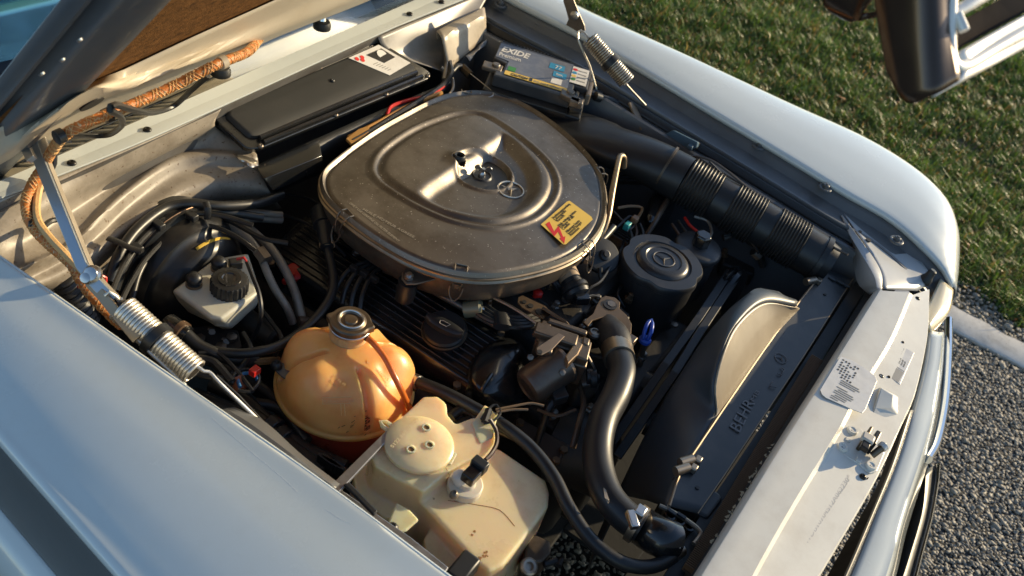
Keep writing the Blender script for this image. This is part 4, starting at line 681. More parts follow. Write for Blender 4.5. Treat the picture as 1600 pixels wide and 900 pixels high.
# servo hose with check valve
sv = thing('servo_hose', 'black servo hose with brown banded check valve beside the coil spring', 'hose', at(300, 540, .66))
part(MB().tube([at(265, 505, .78), at(275, 512, .785), at(292, 524, .78)], .016, 14, smooth=False), 'valve_body', blackg, sv, sm=35)
part(MB().tube([at(280, 515, .785), at(287, 520, .785)], .0175, 14, smooth=False), 'valve_band', M('brown_band', (.16, .10, .06), .35, metal=.4), sv, sm=35)
part(MB().tube([at(290, 522, .78), at(310, 540, .77), at(335, 552, .765), at(360, 560, .755), at(400, 565, .73)], .011, 10), 'hose', rubber, sv)
braid = M('braid_tan', (.20, .13, .06), .6, var=.4, vs=240, bump=1, bs=420)
tagp(part(MB().tube([at(262, 515, .76), at(290, 538, .76), at(320, 552, .76), at(360, 560, .75), at(400, 565, .735), at(435, 562, .72)], .0065, 8), 'braided_hose', braid), 'tan braided hose passing under the servo hose', 'hose')
# ================================================================ coil spring hood hinges
def coil(a, b, r, turns, wr_):
    a, b = np.asarray(a), np.asarray(b); t = nrm(b-a); n = nrm(np.cross(t, Z)); q = np.cross(t, n); N = turns*14
    return [a+(b-a)*i/N+r*(math.cos(i/14*2*math.pi)*n+math.sin(i/14*2*math.pi)*q) for i in range(N+1)]
hn = thing('hood_hinge_spring', 'near hood hinge with blue grey arm and bright coil spring', 'hood hinge', at(240, 540, .80))
bright = M('spring_zinc', (.74, .69, .60), .34, metal=.8, var=.15, vs=40, dirt=(.25, .18, .1), dsc=30, damt=.35)
armm = M('arm_zinc', (.38, .42, .46), .34, metal=.7, var=.08, vs=20)
a0, a1, a2, a3, a4 = at(48, 215, 1.03), at(66, 262, 1.01), at(128, 415, .945), at(150, 443, .935), at(176, 470, .92)
sd = nrm(at(150, 320, .98)-at(90, 320, .98))
def bar(pts, w, t_, up__): 
    b = MB(); rg = []
    for i, p in enumerate(pts):
        d_ = nrm(pts[min(i+1, len(pts)-1)]-pts[max(i-1, 0)]); s_ = nrm(np.cross(d_, up__)); u_ = np.cross(s_, d_)
        rg.append([p+s_*w*sx+u_*t_*sy for sx, sy in ((-1, -1), (1, -1), (1, 1), (-1, 1))])
    return b.rings(rg)
vv = -_d
part(bar([a0, a1, a2, a3, a4], .0085, .003, vv), 'arm', armm, hn, sm=0, bevel=.0012)
part(bar([p+A(.010, -.006, -.004) for p in (a0, a1, a2, a3, a4)], .0025, .007, vv), 'arm_flange', M('arm_tan', (.42, .36, .28), .4, metal=.5), hn, sm=0, bevel=.001)
part(bar([at(36, 222, 1.035), at(50, 250, 1.03)], .007, .005, vv), 'arm_slot', M('slot_steel', (.6, .58, .55), .3, metal=.8), hn, sm=0, bevel=.002)
part(bar([at(40, 205, 1.04), at(62, 222, 1.03), at(70, 245, 1.02)], .012, .003, vv), 'bracket', M('bracket_steel', (.5, .47, .42), .35, metal=.7), hn, sm=0, bevel=.002)
for px, py, z_, r_ in ((145, 428, .945, .013), (137, 434, .94, .010)): part(MB().lathe([(r_, -.004), (r_, .003), (r_*.75, .006), (r_*.75, .009), (r_*.3, .010), (.0003, .010)], at(px, py, z_), vv, n=20), 'pivot_bolt', steel, hn, sm=35)
part(bar([at(140, 440, .93), at(160, 462, .925), at(215, 530, .90)], .008, .003, vv), 'lower_link', M('link_tan', (.32, .25, .17), .4, metal=.6), hn, sm=0, bevel=.001)
s0, s1 = at(191, 482, .91), at(303, 583, .872)
part(MB().tube(coil(s0, s1, .0205, 25, 0), .0028, 6, smooth=False), 'coil_spring', bright, hn, sm=60)
part(MB().tube([s0-(s1-s0)*.04, s1], .013, 10, smooth=False), 'spring_core', M('core_dark', (.03, .025, .02), .6), hn)
mm = s0*.52+s1*.48; tdir = nrm(s1-s0); part(MB().lathe([(.020, -.008), (.0265, -.007), (.0265, .007), (.020, .008)], mm, tdir, n=24), 'spring_clip', blackp, hn, sm=35)
part(MB().tube([at(163, 462, .93), at(168, 455, .935), at(180, 462, .93), at(188, 470, .92), s0+A(0, 0, .02)], .0022, 7), 'spring_hook', bright, hn)
part(MB().tube([s1+A(.0, -.0, .02), at(318, 580, .885), at(328, 582, .88), at(345, 600, .87), at(405, 658, .82), at(408, 663, .80)], .0027, 8), 'spring_rod', bright, hn)
part(MB().tube([at(205, 520, .90), at(235, 552, .89), at(285, 598, .87)], .0027, 8, smooth=False), 'stay_rod', bright, hn)
part(bar([at(335, 590, .86), at(370, 622, .84), at(410, 665, .81)], .006, .003, vv), 'stay_bracket', blackp, hn, sm=0, bevel=.001)
hf = thing('hood_hinge_spring', 'far hood hinge with dark steel plate and coil spring above the battery', 'hood hinge', at(940, 90, .85))
fp = [(882, -25), (893, -8), (900, 10), (905, 22), (913, 40), (914, 48), (908, 50), (903, 62), (916, 92), (922, 106), (914, 104), (900, 78), (888, 58), (884, 40), (888, 30), (884, 15), (880, 3), (878, -25)]
part(MB().prism([atx(a, b, .70) for a, b in fp], (.004, 0, 0)), 'hinge_plate', dsteel, hf, sm=0, bevel=.001)
part(MB().lathe([(.011, -.002), (.011, .004), (.006, .006), (.0003, .006)], atx(898, 24, .695), (-1, 0, 0), n=18), 'pivot_bolt', steel, hf, sm=35)
f0, f1 = at(921, 60, 1.0), at(980, 128, .94)
part(MB().tube(coil(f0, f1, .0185, 23, 0), .0026, 6, smooth=False), 'coil_spring', M('far_spring', (.45, .41, .35), .32, metal=.95, dirt=(.15, .1, .06), damt=.5), hf, sm=60)
part(MB().tube([f0, f1], .0115, 10, smooth=False), 'spring_core', MC['core_dark'], hf); part(MB().lathe([(.018, -.008), (.024, -.007), (.024, .007), (.018, .008)], f0*.45+f1*.55, nrm(f1-f0), n=22), 'spring_clip', blackp, hf, sm=35)
part(MB().tube([f0+A(0, 0, .0), at(912, 50, 1.01), at(905, 48, 1.01), at(903, 60, 1.0), at(912, 82, .97), at(922, 105, .93), at(932, 140, .88)], .0024, 7), 'spring_hook', bright, hf)
part(MB().tube([f1, at(979, 132, .93), at(1000, 155, .90), at(1026, 183, .86)], .0022, 7), 'spring_rod', dsteel, hf)
# ================================================================ orange braided hose along the hood
ob = M('orange_braid', (.52, .16, .03), .5, var=.35, vs=170, bump=.8, bs=300, speck=(.55, .42, .25), spsc=230, spth=.6)
oh = thing('braided_hose', 'orange braided hose clipped along the raised hood edge and down the hinge', 'hose', at(60, 330, .92))
pts = [hp(412, 50, -.01), hp(402, 64, .03), hp(385, 82, .055), hp(340, 100, .06), hp(270, 135, .06), hp(210, 162, .06), hp(160, 182, .06), hp(105, 208, .06), hp(82, 235, .05), at(66, 262, 1.0), at(48, 292, .975), at(40, 318, .96), at(46, 345, .95), at(62, 368, .94), at(85, 390, .93), at(110, 412, .92), at(130, 445, .90), at(155, 475, .88), at(190, 510, .84)]
hose_o = part(MB().tube(pts, .0075, 10), 'hose', ob, oh)
cl_ = crs(pts, 420); tl_ = np.gradient(cl_, axis=0); tl_ /= np.linalg.norm(tl_, axis=1)[:, None]; n_ = nrm(np.cross(tl_[0], Z)); fr1 = []
for t in tl_: n_ = nrm(n_-t*(n_@t)); fr1.append((n_, np.cross(t, n_)))
br_ = MB(); ln = np.concatenate([[0], np.cumsum(np.linalg.norm(np.diff(cl_, axis=0), axis=1))])
for k in range(3):
    for sg in (-1, 1): br_.tube([c+.0078*(math.cos(a)*f[0]+math.sin(a)*f[1]) for c, f, l in zip(cl_, fr1, ln) for a in [sg*l/.030*2*math.pi+k*2*math.pi/5]], .00065, 4, smooth=False)
part(br_, 'braid', M('braid_cream', (.62, .36, .14), .6), hose_o, sm=60)
part(MB().tube([at(74, 262, .99), at(60, 300, .965), at(58, 340, .955), at(75, 368, .945), at(100, 395, .935), at(135, 432, .91)], .006, 8), 'hose', M('tan_braid', (.62, .38, .16), .5, var=.3, vs=170, bump=.8, bs=300), oh)
for px, py in ((348, 97), (168, 180), (93, 213)):
    part(MB().lathe([(.009, -.006), (.0105, -.005), (.0105, .005), (.009, .006)], hp(px, py, .06), nrm(hp(px+20, py-9, .06)-hp(px, py, .06)), n=16), 'clip', blackp if px < 300 else M('clip_tan', (.45, .38, .28), .4), oh, sm=35)
lw = thing('washer_hose', 'thin black rubber hose looping around the orange braided hose', 'hose', at(150, 220, .95))
part(MB().tube([hp(325, 118, .05), hp(300, 140, .05), hp(272, 165, .05), hp(240, 176, .055), hp(210, 172, .07), hp(180, 164, .075), hp(172, 172, .08), hp(188, 182, .08), hp(190, 196, .07), hp(170, 210, .06), hp(140, 212, .05), hp(110, 212, .055)], .0048, 8), 'hose', rubber, lw)
part(MB().tube([at(85, 238, .99), at(84, 258, .975), at(74, 270, .965), at(60, 290, .96), at(52, 325, .955), at(48, 352, .95), at(62, 358, .94), at(80, 345, .93), at(100, 345, .925), at(116, 360, .92), at(122, 385, .915), at(120, 405, .91)], .0045, 8), 'hose', rubber, lw)
# dark duct and red tag in the near corner
cn = thing('heater_hose', 'black corrugated hose in the near rear corner beside the hinge', 'hose', at(105, 440, .70))
rg = []
qa, qb = at(92, 430, .83), at(135, 505, .72)
for k in range(9):
    for f_, rr in ((0, .022), (.5, .026)): rg.append(ring_at(qa+(qb-qa)*(k+f_)/9, nrm(qb-qa), rr, rr, 20))
part(MB().rings(rg), 'hose', rubber, cn, sm=60)
tagp(part(MB().tube([at(122, 448, .88), at(132, 446, .885), at(140, 440, .89), at(160, 430, .89), at(166, 440, .88), at(158, 452, .87)], .003, 7), 'red_wire', redp), 'short red wire beside the near hinge pivot', 'wire')
# ================================================================ coolant expansion tank
ct = thing('coolant_tank', 'round amber translucent coolant tank with radiator cap and red bottom', 'coolant tank', at(545, 640, .60))
cc_ = at(541, 592, .735); cr_ = .1165
def ang(px, py): q = at(px, py, .76); return math.atan2(q[1]-cc_[1], q[0]-cc_[0])
gro = [ang(452, 578), ang(590, 690), ang(655, 545), ang(600, 500), ang(490, 520)]
def tprof(): return [(.0005, .071), (.03, .0705), (.058, .067), (.082, .057), (.098, .042), (.108, .024), (.113, .008), (.115, -.004), (.1155, -.010), (.1190, -.012), (.1200, -.016), (.1190, -.020), (.1155, -.022)]
rg = []; nA = 220
for r_, h_ in crs([A(a, b, 0) for a, b in tprof()], 64)[:, :2]:
    ring = []
    for k in range(nA):
        t = 2*math.pi*k/nA; dt = [((t-q+math.pi) % (2*math.pi)-math.pi)*max(r_, .02) for q in gro]; g_ = max(math.exp(-(x/.0052)**4) for x in dt)
        dep = .010*g_*sst(r_, .032, .05)*sst(h_, -.006, .010)
        lob = .012*sst(r_, .04, .07)*sst(h_, -.01, .02)*math.cos(5*(t-gro[0])+math.pi)
        rr = max(.0004, r_+lob*.4-dep*.6); ring.append(cc_+A(rr*math.cos(t), rr*math.sin(t), h_-dep*.8+lob*.5))
    rg.append(ring)
part(MB().rings(rg), 'upper_shell', amber, ct, sm=60)
part(MB().lathe([(.1150, -.0215), (.1165, -.024), (.1155, -.028), (.1150, -.06), (.109, -.09), (.090, -.118), (.05, -.132), (.001, -.134)], cc_, n=72), 'lower_shell', redfl, ct, sm=60)
nk = at(547, 508, .830)
part(MB().lathe([(.040, -.06), (.033, -.03), (.030, -.012), (.028, -.006), (.031, -.004), (.031, .004)], nk, n=32), 'filler_neck', M('neck_amber', (.62, .36, .16), .35, sss=.4, sscol=(.03, .015, .005)), ct, sm=40)
capm = M('radcap', (.17, .13, .09), .36, metal=.8, var=.3, vs=24, dirt=(.05, .035, .02), damt=.6)
rg = []
for r_, h_ in ((.030, .002), (.0345, .001), (.0345, .010), (.032, .0125), (.026, .0125), (.0225, .0150), (.019, .0145), (.0165, .0115), (.012, .0120), (.010, .0145), (.005, .015), (.0003, .0148)):
    rg.append([nk+A((r_*(1+(.20*math.exp(-(((t-q+math.pi) % (2*math.pi))-math.pi)**2/.03) if r_ > .031 else 0)))*math.cos(t), (r_*(1+(.20*math.exp(-(((t-q+math.pi) % (2*math.pi))-math.pi)**2/.03) if r_ > .031 else 0)))*math.sin(t), h_) for k in range(64) for t in [2*math.pi*k/64] for q in [R(115) if math.cos(t-R(115)) > 0 else R(-65)]])
cp_ = part(MB().rings(rg), 'radiator_cap', capm, ct, sm=30)
part(MB().lathe([(.0225, .0150), (.0215, .0163), (.0195, .0163), (.0185, .0148)], nk, n=32, cap=False), 'cap_ring', steel, cp_, sm=40)
part(MB().lathe([(.0305, -.004), (.0352, -.003), (.0356, .001), (.0345, .002)], nk, n=40, cap=False), 'cap_skirt', steel, cp_, sm=40)
# embossed lettering on the tank
emb = M('amber_emboss', (.80, .48, .20), .3, sss=.4, sscol=(.03, .015, .005))
def tk(px, py):   # point on the tank skin
    v = ray(px, py); v = v/np.linalg.norm(v); best = None
    for t in np.linspace(1.2, 1.8, 1200):
        p = CAM+v*t; rr = math.hypot(p[0]-cc_[0], p[1]-cc_[1]); hh = np.interp(-rr, [-a for a, b in tprof()[:9]][::-1], [b for a, b in tprof()[:9]][::-1]) if rr < .116 else -1
        if p[2]-cc_[2] < hh+.0005: return p+Z*.0008
    return p
for s_, a, b, upv, h_ in (('107 500 06 49', (510, 582), (538, 604), (6, -6), .007), ('D-EKOLAN-S', (502, 588), (528, 610), (6, -6), .006), ('Vorsicht!', (570, 566), (608, 598), (5, -8), .010), ('Ueberdruck-Kuehlsystem', (566, 572), (604, 606), (5, -8), .006), ('Kaltwasserstand', (506, 630), (562, 628), (0, -10), .007)):
    textobj(s_, tk(*a), tk(*b), tk(a[0]+upv[0], a[1]+upv[1])-tk(*a), emb, ct, 'embossed_text', h=h_, ext=.0006)
for q in (((504, 632), (504, 622), (566, 620), (566, 630), (504, 632)), ((532, 632), (533, 650)), ((538, 632), (539, 650))): part(MB().tube([tk(a, b) for a, b in q], .0007, 6, smooth=False), 'embossed_line', emb, ct)
soot = MB()
for k in range(110):
    c_ = (rng.normal(566, 12), rng.normal(664, 8)) if k < 80 else (rng.normal(592, 6), rng.normal(648, 7)); q = tk(*c_); e_ = tk(c_[0]+rng.uniform(3, 7), c_[1]-rng.uniform(1, 4)); soot.tube([q, e_], .0005, 4, smooth=False)
so_ = part(soot, 'soot_marks', M('soot', (.04, .02, .01), .7), ct, sm=0); so_['kind'] = 'stuff'
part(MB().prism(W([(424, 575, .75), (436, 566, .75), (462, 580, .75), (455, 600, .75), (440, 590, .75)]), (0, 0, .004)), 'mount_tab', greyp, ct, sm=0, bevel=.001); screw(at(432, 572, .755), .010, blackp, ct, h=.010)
ov = thing('overflow_tube', 'translucent orange overflow tube from the radiator cap down the tank', 'tube', at(610, 620, .68))
om = M('orange_tube', (.58, .17, .03), .25, var=.25, vs=40, sss=.3, sscol=(.02, .006, .002), coat=.3)
part(MB().tube([at(566, 522, .822), at(575, 529, .822)], .0062, 10, smooth=False), 'tube_end', rubber, ov)
part(MB().tube([at(574, 528, .822), at(585, 538, .825), at(602, 560, .82), at(616, 588, .808), at(628, 612, .785), at(640, 638, .735), at(650, 660, .70)], .0055, 10), 'tube', om, ov)
# coolant hose along the washer bottle to the radiator
ch = thing('coolant_hose', 'long thin black coolant hose from the amber tank round to the radiator', 'hose', at(850, 740, .60))
part(MB().tube([at(640, 592, .745), at(650, 596, .75), at(690, 612, .765), at(730, 632, .775), at(785, 664, .78), at(830, 700, .78), at(865, 745, .78), at(890, 795, .78), at(925, 845, .775), at(970, 878, .77), at(1010, 886, .765), at(1042, 876, .765), at(1062, 858, .765)], .0112, 14), 'hose', rubber, ch, sm=60)
for p, q in ((at(645, 594, .747), at(655, 598, .752)), (at(1050, 868, .765), at(1063, 858, .765))): part(MB().tube([p, q], .0128, 16, smooth=False), 'hose_clamp', steel, ch, sm=35)
part(MB().box(at(1060, 852, .785), (.014, .010, .010)), 'clamp_screw', steel, ch, bevel=.001); part(MB().box(at(651, 604, .74), (.016, .012, .012)), 'clamp_screw', blackp, ch, bevel=.001)
# ================================================================ washer bottle
wb_ = thing('washer_bottle', 'large yellowed plastic washer fluid bottle with round cap', 'washer bottle', at(710, 770, .58))
def rgz(pts, z): return [at(a, b, z) for a, b in pts]
m_ = MB().prism(rgz([(577, 716), (600, 690), (700, 672), (783, 702), (853, 750), (859, 768), (857, 792), (832, 826), (788, 882), (765, 893), (745, 880), (668, 795), (640, 770)], .768), (0, 0, -.15))
m_.prism(rgz([(552, 742), (580, 715), (640, 740), (700, 800), (790, 890), (760, 925), (700, 905), (668, 868), (662, 842), (672, 826), (655, 808), (625, 812), (600, 808), (566, 782), (555, 762)], .735), (0, 0, -.12))
m_.prism(rgz([(577, 708), (606, 672), (640, 640), (662, 619), (684, 618), (698, 630), (700, 648), (712, 662), (738, 652), (760, 652), (776, 668), (775, 694), (755, 712), (726, 722), (700, 738), (662, 768), (620, 748), (586, 728)], .795), (0, 0, -.10))
bt_ = part(m_, 'bottle', cream, wb_, sm=60); blob(bt_, .0026, 10)
wz = .803; wc = at(655, 694, wz)
part(MB().lathe([(.054, -.030), (.050, -.012), (.051, -.006), (.0545, -.004), (.0545, .002), (.050, .006), (.02, .007), (.0003, .007)], wc, n=56), 'cap', cream, wb_, sm=40)
for a, b in ((665, 673), (670, 700), (641, 707)):
    part(MB().lathe([(.0075, .005), (.0075, .0095), (.0055, .0098), (.0045, .007)], at(a, b, wz), n=20), 'cap_boss', cream, wb_, sm=40); part(MB().lathe([(.0045, .006), (.0045, .0078), (.0003, .0078)], at(a, b, wz), n=14), 'cap_hole', M('hole_brown', (.20, .10, .03), .6), wb_, sm=0)
part(MB().tube([at(612, 676, wz), at(600, 668, wz-.004), at(594, 661, wz-.004), at(600, 658, wz-.004), at(610, 664, wz-.002), at(618, 670, wz)], .004, 8), 'cap_tab', cream, wb_)
part(MB().prism(rgz([(686, 720), (700, 704), (714, 712), (704, 730), (696, 728)], wz-.012), (0, 0, .006)), 'cap_hinge', cream, wb_, sm=0, bevel=.002)
textobj('5122 869 03 729', at(614, 700, wz+.0068), at(655, 655, wz+.0068), at(610, 692, wz)-at(614, 700, wz), M('cap_text', (.80, .66, .42), .4), wb_, 'embossed_text', h=.008)
# level sensor
sn = at(727, 757, .778)
part(MB().lathe([(.028, -.010), (.028, .002), (.026, .004), (.016, .0045), (.014, .012), (.0003, .012)], sn, n=40), 'sensor_flange', M('sensor_white', (.62, .56, .45), .4, var=.08, sss=.2), wb_, sm=40)
part(MB().lathe([(.012, 0), (.0125, .016), (.009, .022), (.003, .024), (.0003, .024)], sn+A(-.003, .006, .003), (-.25, .3, .9), n=24), 'sensor_bulb', M('bulb_white', (.72, .68, .6), .3), wb_, sm=40)
pdir = nrm(at(762, 718, .81)-at(735, 745, .81)); pside = nrm(np.cross(Z, pdir))
part(MB().box(at(741, 738, .808), (.042, .022, .018), (pdir, pside, np.cross(pdir, pside))), 'plug', blackg, wb_, bevel=.002); part(MB().box(at(749, 727, .814), (.016, .026, .020), (pdir, pside, np.cross(pdir, pside))), 'plug_collar', blackp, wb_, bevel=.002)
screw(at(709, 774, .783), .007, M('stud_grey', (.20, .17, .13), .4, metal=.4), wb_, h=.008)
part(MB().tube([at(758, 719, .81), at(768, 708, .80), at(776, 692, .80), at(775, 672, .80), at(765, 655, .81)], .0035, 8), 'sensor_wire', M('wire_brown', (.05, .025, .015), .4), wb_)
# lugs and straps of the bottle
lug = MB().prism(rgz([(735, 668), (755, 640), (764, 645), (772, 655), (776, 652), (768, 690), (748, 700)], .785), (0, 0, .012)); lg = part(lug, 'hook_lug', cream, wb_, sm=30, bevel=.004)
part(MB().prism(rgz([(605, 820), (618, 788), (640, 800), (654, 815), (635, 832), (620, 838), (608, 832)], .775), (0, 0, .006)), 'strap_tab', cream, wb_, sm=0, bevel=.003); screw(at(613, 826, .782), .009, blackp, wb_, h=.008)
part(MB().box(at(722, 892, .77), (.05, .03, .03)), 'bracket_end', blackp, wb_, bevel=.004)
zt = thing('cable_tie_knot', 'zip tie and thin wires knotted round the coolant hose by the bottle', 'cable tie', at(772, 650, .75))
for q in (((752, 655), (762, 640), (775, 632), (782, 645), (770, 658), (756, 662)), ((775, 640), (800, 635), (830, 630), (850, 634)), ((776, 644), (800, 640), (825, 640))): part(MB().tube([at(a, b, .802) for a, b in q], .0022, 6), 'wire', M('wire_tan', (.16, .10, .05), .4) if q[0][0] > 770 else blackp, zt)
part(MB().tube([at(757, 660, .80), at(764, 640, .805)], .006, 8, smooth=False), 'tie_block', blackp, zt)
# tray rails under the bottles
tr = thing('bottle_tray', 'bare metal tray rails holding the washer bottle', 'bracket', at(560, 740, .62))
tm_ = M('tray_metal', (.38, .38, .38), .35, metal=.8, var=.25, vs=30, dirt=(.12, .1, .08), dsc=20, damt=.6)
part(MB().prism(W([(507, 770, .80), (520, 758, .80), (603, 676, .80), (612, 684, .80), (530, 772, .80)]), (0, 0, .006)), 'cross_rail', tm_, tr, sm=0, bevel=.0015)
part(MB().prism(W([(500, 772, .79), (520, 760, .79), (640, 842, .79), (700, 890, .79), (690, 905, .79), (610, 850, .79)]), (0, 0, .006)), 'side_rail', tm_, tr, sm=0, bevel=.0015)
part(MB().prism(W([(536, 760, .803), (545, 756, .803), (590, 802, .803), (583, 808, .803)]), (0, 0, .006)), 'rail_clamp', blackp, tr, sm=0, bevel=.002)
# ================================================================ radiator
rd_ = thing('radiator', 'long dark radiator with stamped top plate along the front panel', 'radiator', at(1180, 620, .40))
radm = M('radiator_black', (.022, .025, .028), .36, var=.12, vs=8, dirt=(.12, .10, .08), dsc=14, damt=.25, bump=.04, bs=260)
Lr = [(1290, 422), (1268, 448), (1235, 490), (1190, 552), (1140, 625), (1088, 702), (1062, 742), (1045, 792)]
Rr = [(1333, 436), (1325, 447), (1300, 487), (1258, 553), (1215, 618), (1160, 700), (1135, 738), (1090, 803)]
gl, gr = crs(W([(a, b, 0.7760) for a, b in Lr]), 40), crs(W([(a, b, 0.7720) for a, b in Rr]), 40)
top = part(MB().rings([gl-Z*.05, gl-Z*.004, gl+Z*.002, gl*.95+gr*.05+Z*.001, gl*.5+gr*.5, gl*.05+gr*.95, gr, gr-Z*.006, gr-Z*.02], False, False), 'top_plate', radm, rd_, sm=28, solid=.0015)
part(MB().tube([p+Z*.003 for p in gl[1:]], .0024, 8, smooth=False), 'plate_edge', M('edge_tan', (.26, .19, .12), .4, metal=.4), rd_)
part(MB().tube([p+Z*.001 for p in gr], .0012, 6, smooth=False), 'plate_edge', MC['edge_tan'], rd_)
ins = M('stamped_black', (.10, .10, .105), .45)
def rt(s_, a, b, h_, o_=0): textobj(s_, at(*a, 0.7775), at(*b, 0.7775), at(a[0]-6, a[1]-8, 0.7770)-at(*a, 0.7770), ins, rd_, 'stamped_text', h=h_, ext=.0006, bold=o_)
textobj('BEHR', at(1156, 676, 0.7775), at(1180, 630, 0.7775), A(.2, 1, 0), M('stamp_edge', (.11, .11, .115), .4), rd_, 'stamped_text', h=.03, ext=.0006)
textobj('MB', at(1178, 628, 0.7775), at(1188, 612, 0.7775), A(.2, 1, 0), ins, rd_, 'stamped_text', h=.012)
for q in (((1208, 596), (1203, 604), (1213, 605)), ((1220, 574), (1226, 578), (1221, 586), (1215, 584))): part(MB().tube([at(a, b, 0.7778) for a, b in q], .0012, 6, smooth=False), 'stamped_line', ins, rd_)
emblem(at(1220, 560, 0.7765), .0125, rd_, ins, .0012, 0, Z, nrm(at(1226, 568, 0.7740)-at(1220, 560, 0.7740)))
for a, b in ((1289, 460), (1242, 493), (1105, 684), (1090, 762)): part(MB().lathe([(.0035, 0), (.0035, .0012), (.0003, .0012)], at(a, b, 0.7762), n=14), 'plate_hole', inkb, rd_, sm=0)
for a, b in ((1224, 521), (1137, 645)): part(MB().box(at(a, b, 0.7768), (.009, .003, .0014)), 'plate_slot', inkb, rd_, sm=0)
for a, b in ((1300, 436), (1312, 441), (1322, 446), (1050, 800), (1065, 806)): part(MB().box(at(a, b, 0.7780), (.006, .016, .004), (X, Y, Z)), 'plate_rib', radm, rd_, bevel=.001)
# spring clips on the rear edge
for a, b in ((1268, 440), (1283, 417), (1075, 722), (1068, 735)):
    c_ = at(a, b, 0.7840); part(MB().tube([c_+A(-.012, .010, 0), c_+A(.012, -.004, 0)], .0085, 12, smooth=False), 'clip_barrel', M('clip_steel', (.32, .27, .21), .35, metal=.8), rd_, sm=40); part(MB().box(c_+A(.016, -.012, .0), (.014, .012, .012)), 'clip_end', MC['clip_steel'], rd_, bevel=.002)
# end tanks
def tank_end(poly, z0, z1, name, mat, bev=.006): return part(MB().prism(rgz(poly, z0), (0, 0, z1-z0)), name, mat, rd_, sm=0, bevel=bev, seg=3)
tank_end([(1302, 408), (1312, 404), (1345, 412), (1350, 420), (1347, 436), (1335, 438), (1300, 420)], 0.7440, 0.8080, 'end_tank', M('tank_tan', (.15, .13, .11), .35, metal=.4, dirt=(.05, .04, .03), damt=.5))
tank_end([(1020, 800), (1032, 790), (1090, 826), (1095, 836), (1072, 866), (1030, 845), (1018, 820)], 0.6640, 0.7700, 'end_tank', blackp)
part(MB().tube(rgz([(1030, 790), (1060, 805), (1090, 826), (1094, 836), (1084, 850)], 0.7740), .004, 8), 'tank_flange', MC['clip_steel'], rd_)
for a, b in ((1047, 806), (1062, 814), (1076, 823)): part(MB().lathe([(.010, -.002), (.010, .003), (.007, .004), (.006, -.002)], at(a, b, 0.7700), n=16), 'tank_rib', blackg, rd_, sm=40)
part(MB().tube([at(1050, 845, .77), at(1028, 838, .775), at(1000, 820, 0.7440)], .031, 24), 'inlet_neck', blackg, rd_, sm=50)
part(MB().tube([at(1064, 858, .765), at(1040, 850, .765)], .0125, 14, smooth=False), 'hose_spigot', blackp, rd_, sm=40)
# cores: radiator matrix and the fins in front
ga, gb = crs(W([(1337, 440, .765), (1262, 555, .765), (1165, 703, .765), (1095, 805, .765), (1050, 880, .765), (1000, 960, .765)]), 60), crs(W([(1352, 452, .765), (1288, 556, .765), (1195, 705, .765), (1125, 812, .765), (1075, 888, .765), (1030, 968, .765)]), 60)
part(MB().rings([ga-Z*.35, ga, gb, gb-Z*.35], False, False), 'core', M('core_black', (.012, .012, .012), .6, var=.4, vs=60), rd_, sm=0)
cdn = thing('condenser', 'brown finned condenser core in the gap before the front panel', 'condenser', at(1180, 700, .40))
fa, fb = W([(1270, 562, .770), (1072, 892, .770)]); fdir = nrm(fb-fa); fl_ = np.linalg.norm(fb-fa); fs = nrm(np.cross(Z, fdir)); fs = -fs if fs[1] > 0 else fs
part(MB().box((fa+fb)/2+fs*.012-Z*.15, (fl_, .034, .30), (fdir, fs, Z)), 'core_block', M('core_brown', (.05, .03, .018), .6, var=.4, vs=50), cdn, sm=0)
fm = M('fin_brown', (.16, .085, .04), .5, metal=.4, var=.5, vs=60, dirt=(.04, .025, .015), dsc=12, damt=.9)
fin = MB().box((0, 0, 0), (.0012, .038, .02), (fdir, fs, Z)); nf_ = 150
f0_ = part(fin, 'fin', fm, cdn, sm=0); base_loc = f0_.location.copy()
for k in range(nf_):
    o_ = f0_ if k == 0 else f0_.copy()
    if k: COL.objects.link(o_)
    p_ = fa+fdir*fl_*(k+.5)/nf_+fs*.012-Z*.008; o_.location = Vector(p_)
part(MB().tube([fa+fs*.034+Z*.004, fb+fs*.034+Z*.004], .003, 6, smooth=False), 'core_rail', fm, cdn)
dkrow = W([(1356, 455, .79), (1290, 560, .79), (1195, 715, .79), (1100, 870, .79), (1040, 965, .79)]); part(MB().patch([dkrow, [p+fs*.025+Z*.012 for p in dkrow], [p+fs*.028-Z*.2 for p in dkrow]], 20), 'foam_seal', M('foam_black', (.012, .012, .012), .9, bump=1, bs=120), rd_, sm=40, solid=.004)
# peeling paint flakes on the foam
for k in range(40):
    s_ = rng.uniform(.25, 1); p = A(1250, 640)*(1-s_)+A(1118, 858)*s_+A(rng.normal(-8, 2), rng.normal(-2, 2)); q = at(p[0], p[1], .815); part(MB().add([q, q+A(rng.uniform(.003, .007), rng.normal(0, .002), .002), q+A(rng.normal(0, .002), rng.uniform(.002, .005), .003)], [(0, 1, 2)]), 'paint_flake', M('flake', (.45, .36, .24), .5), rd_, sm=0, solid=.0006)
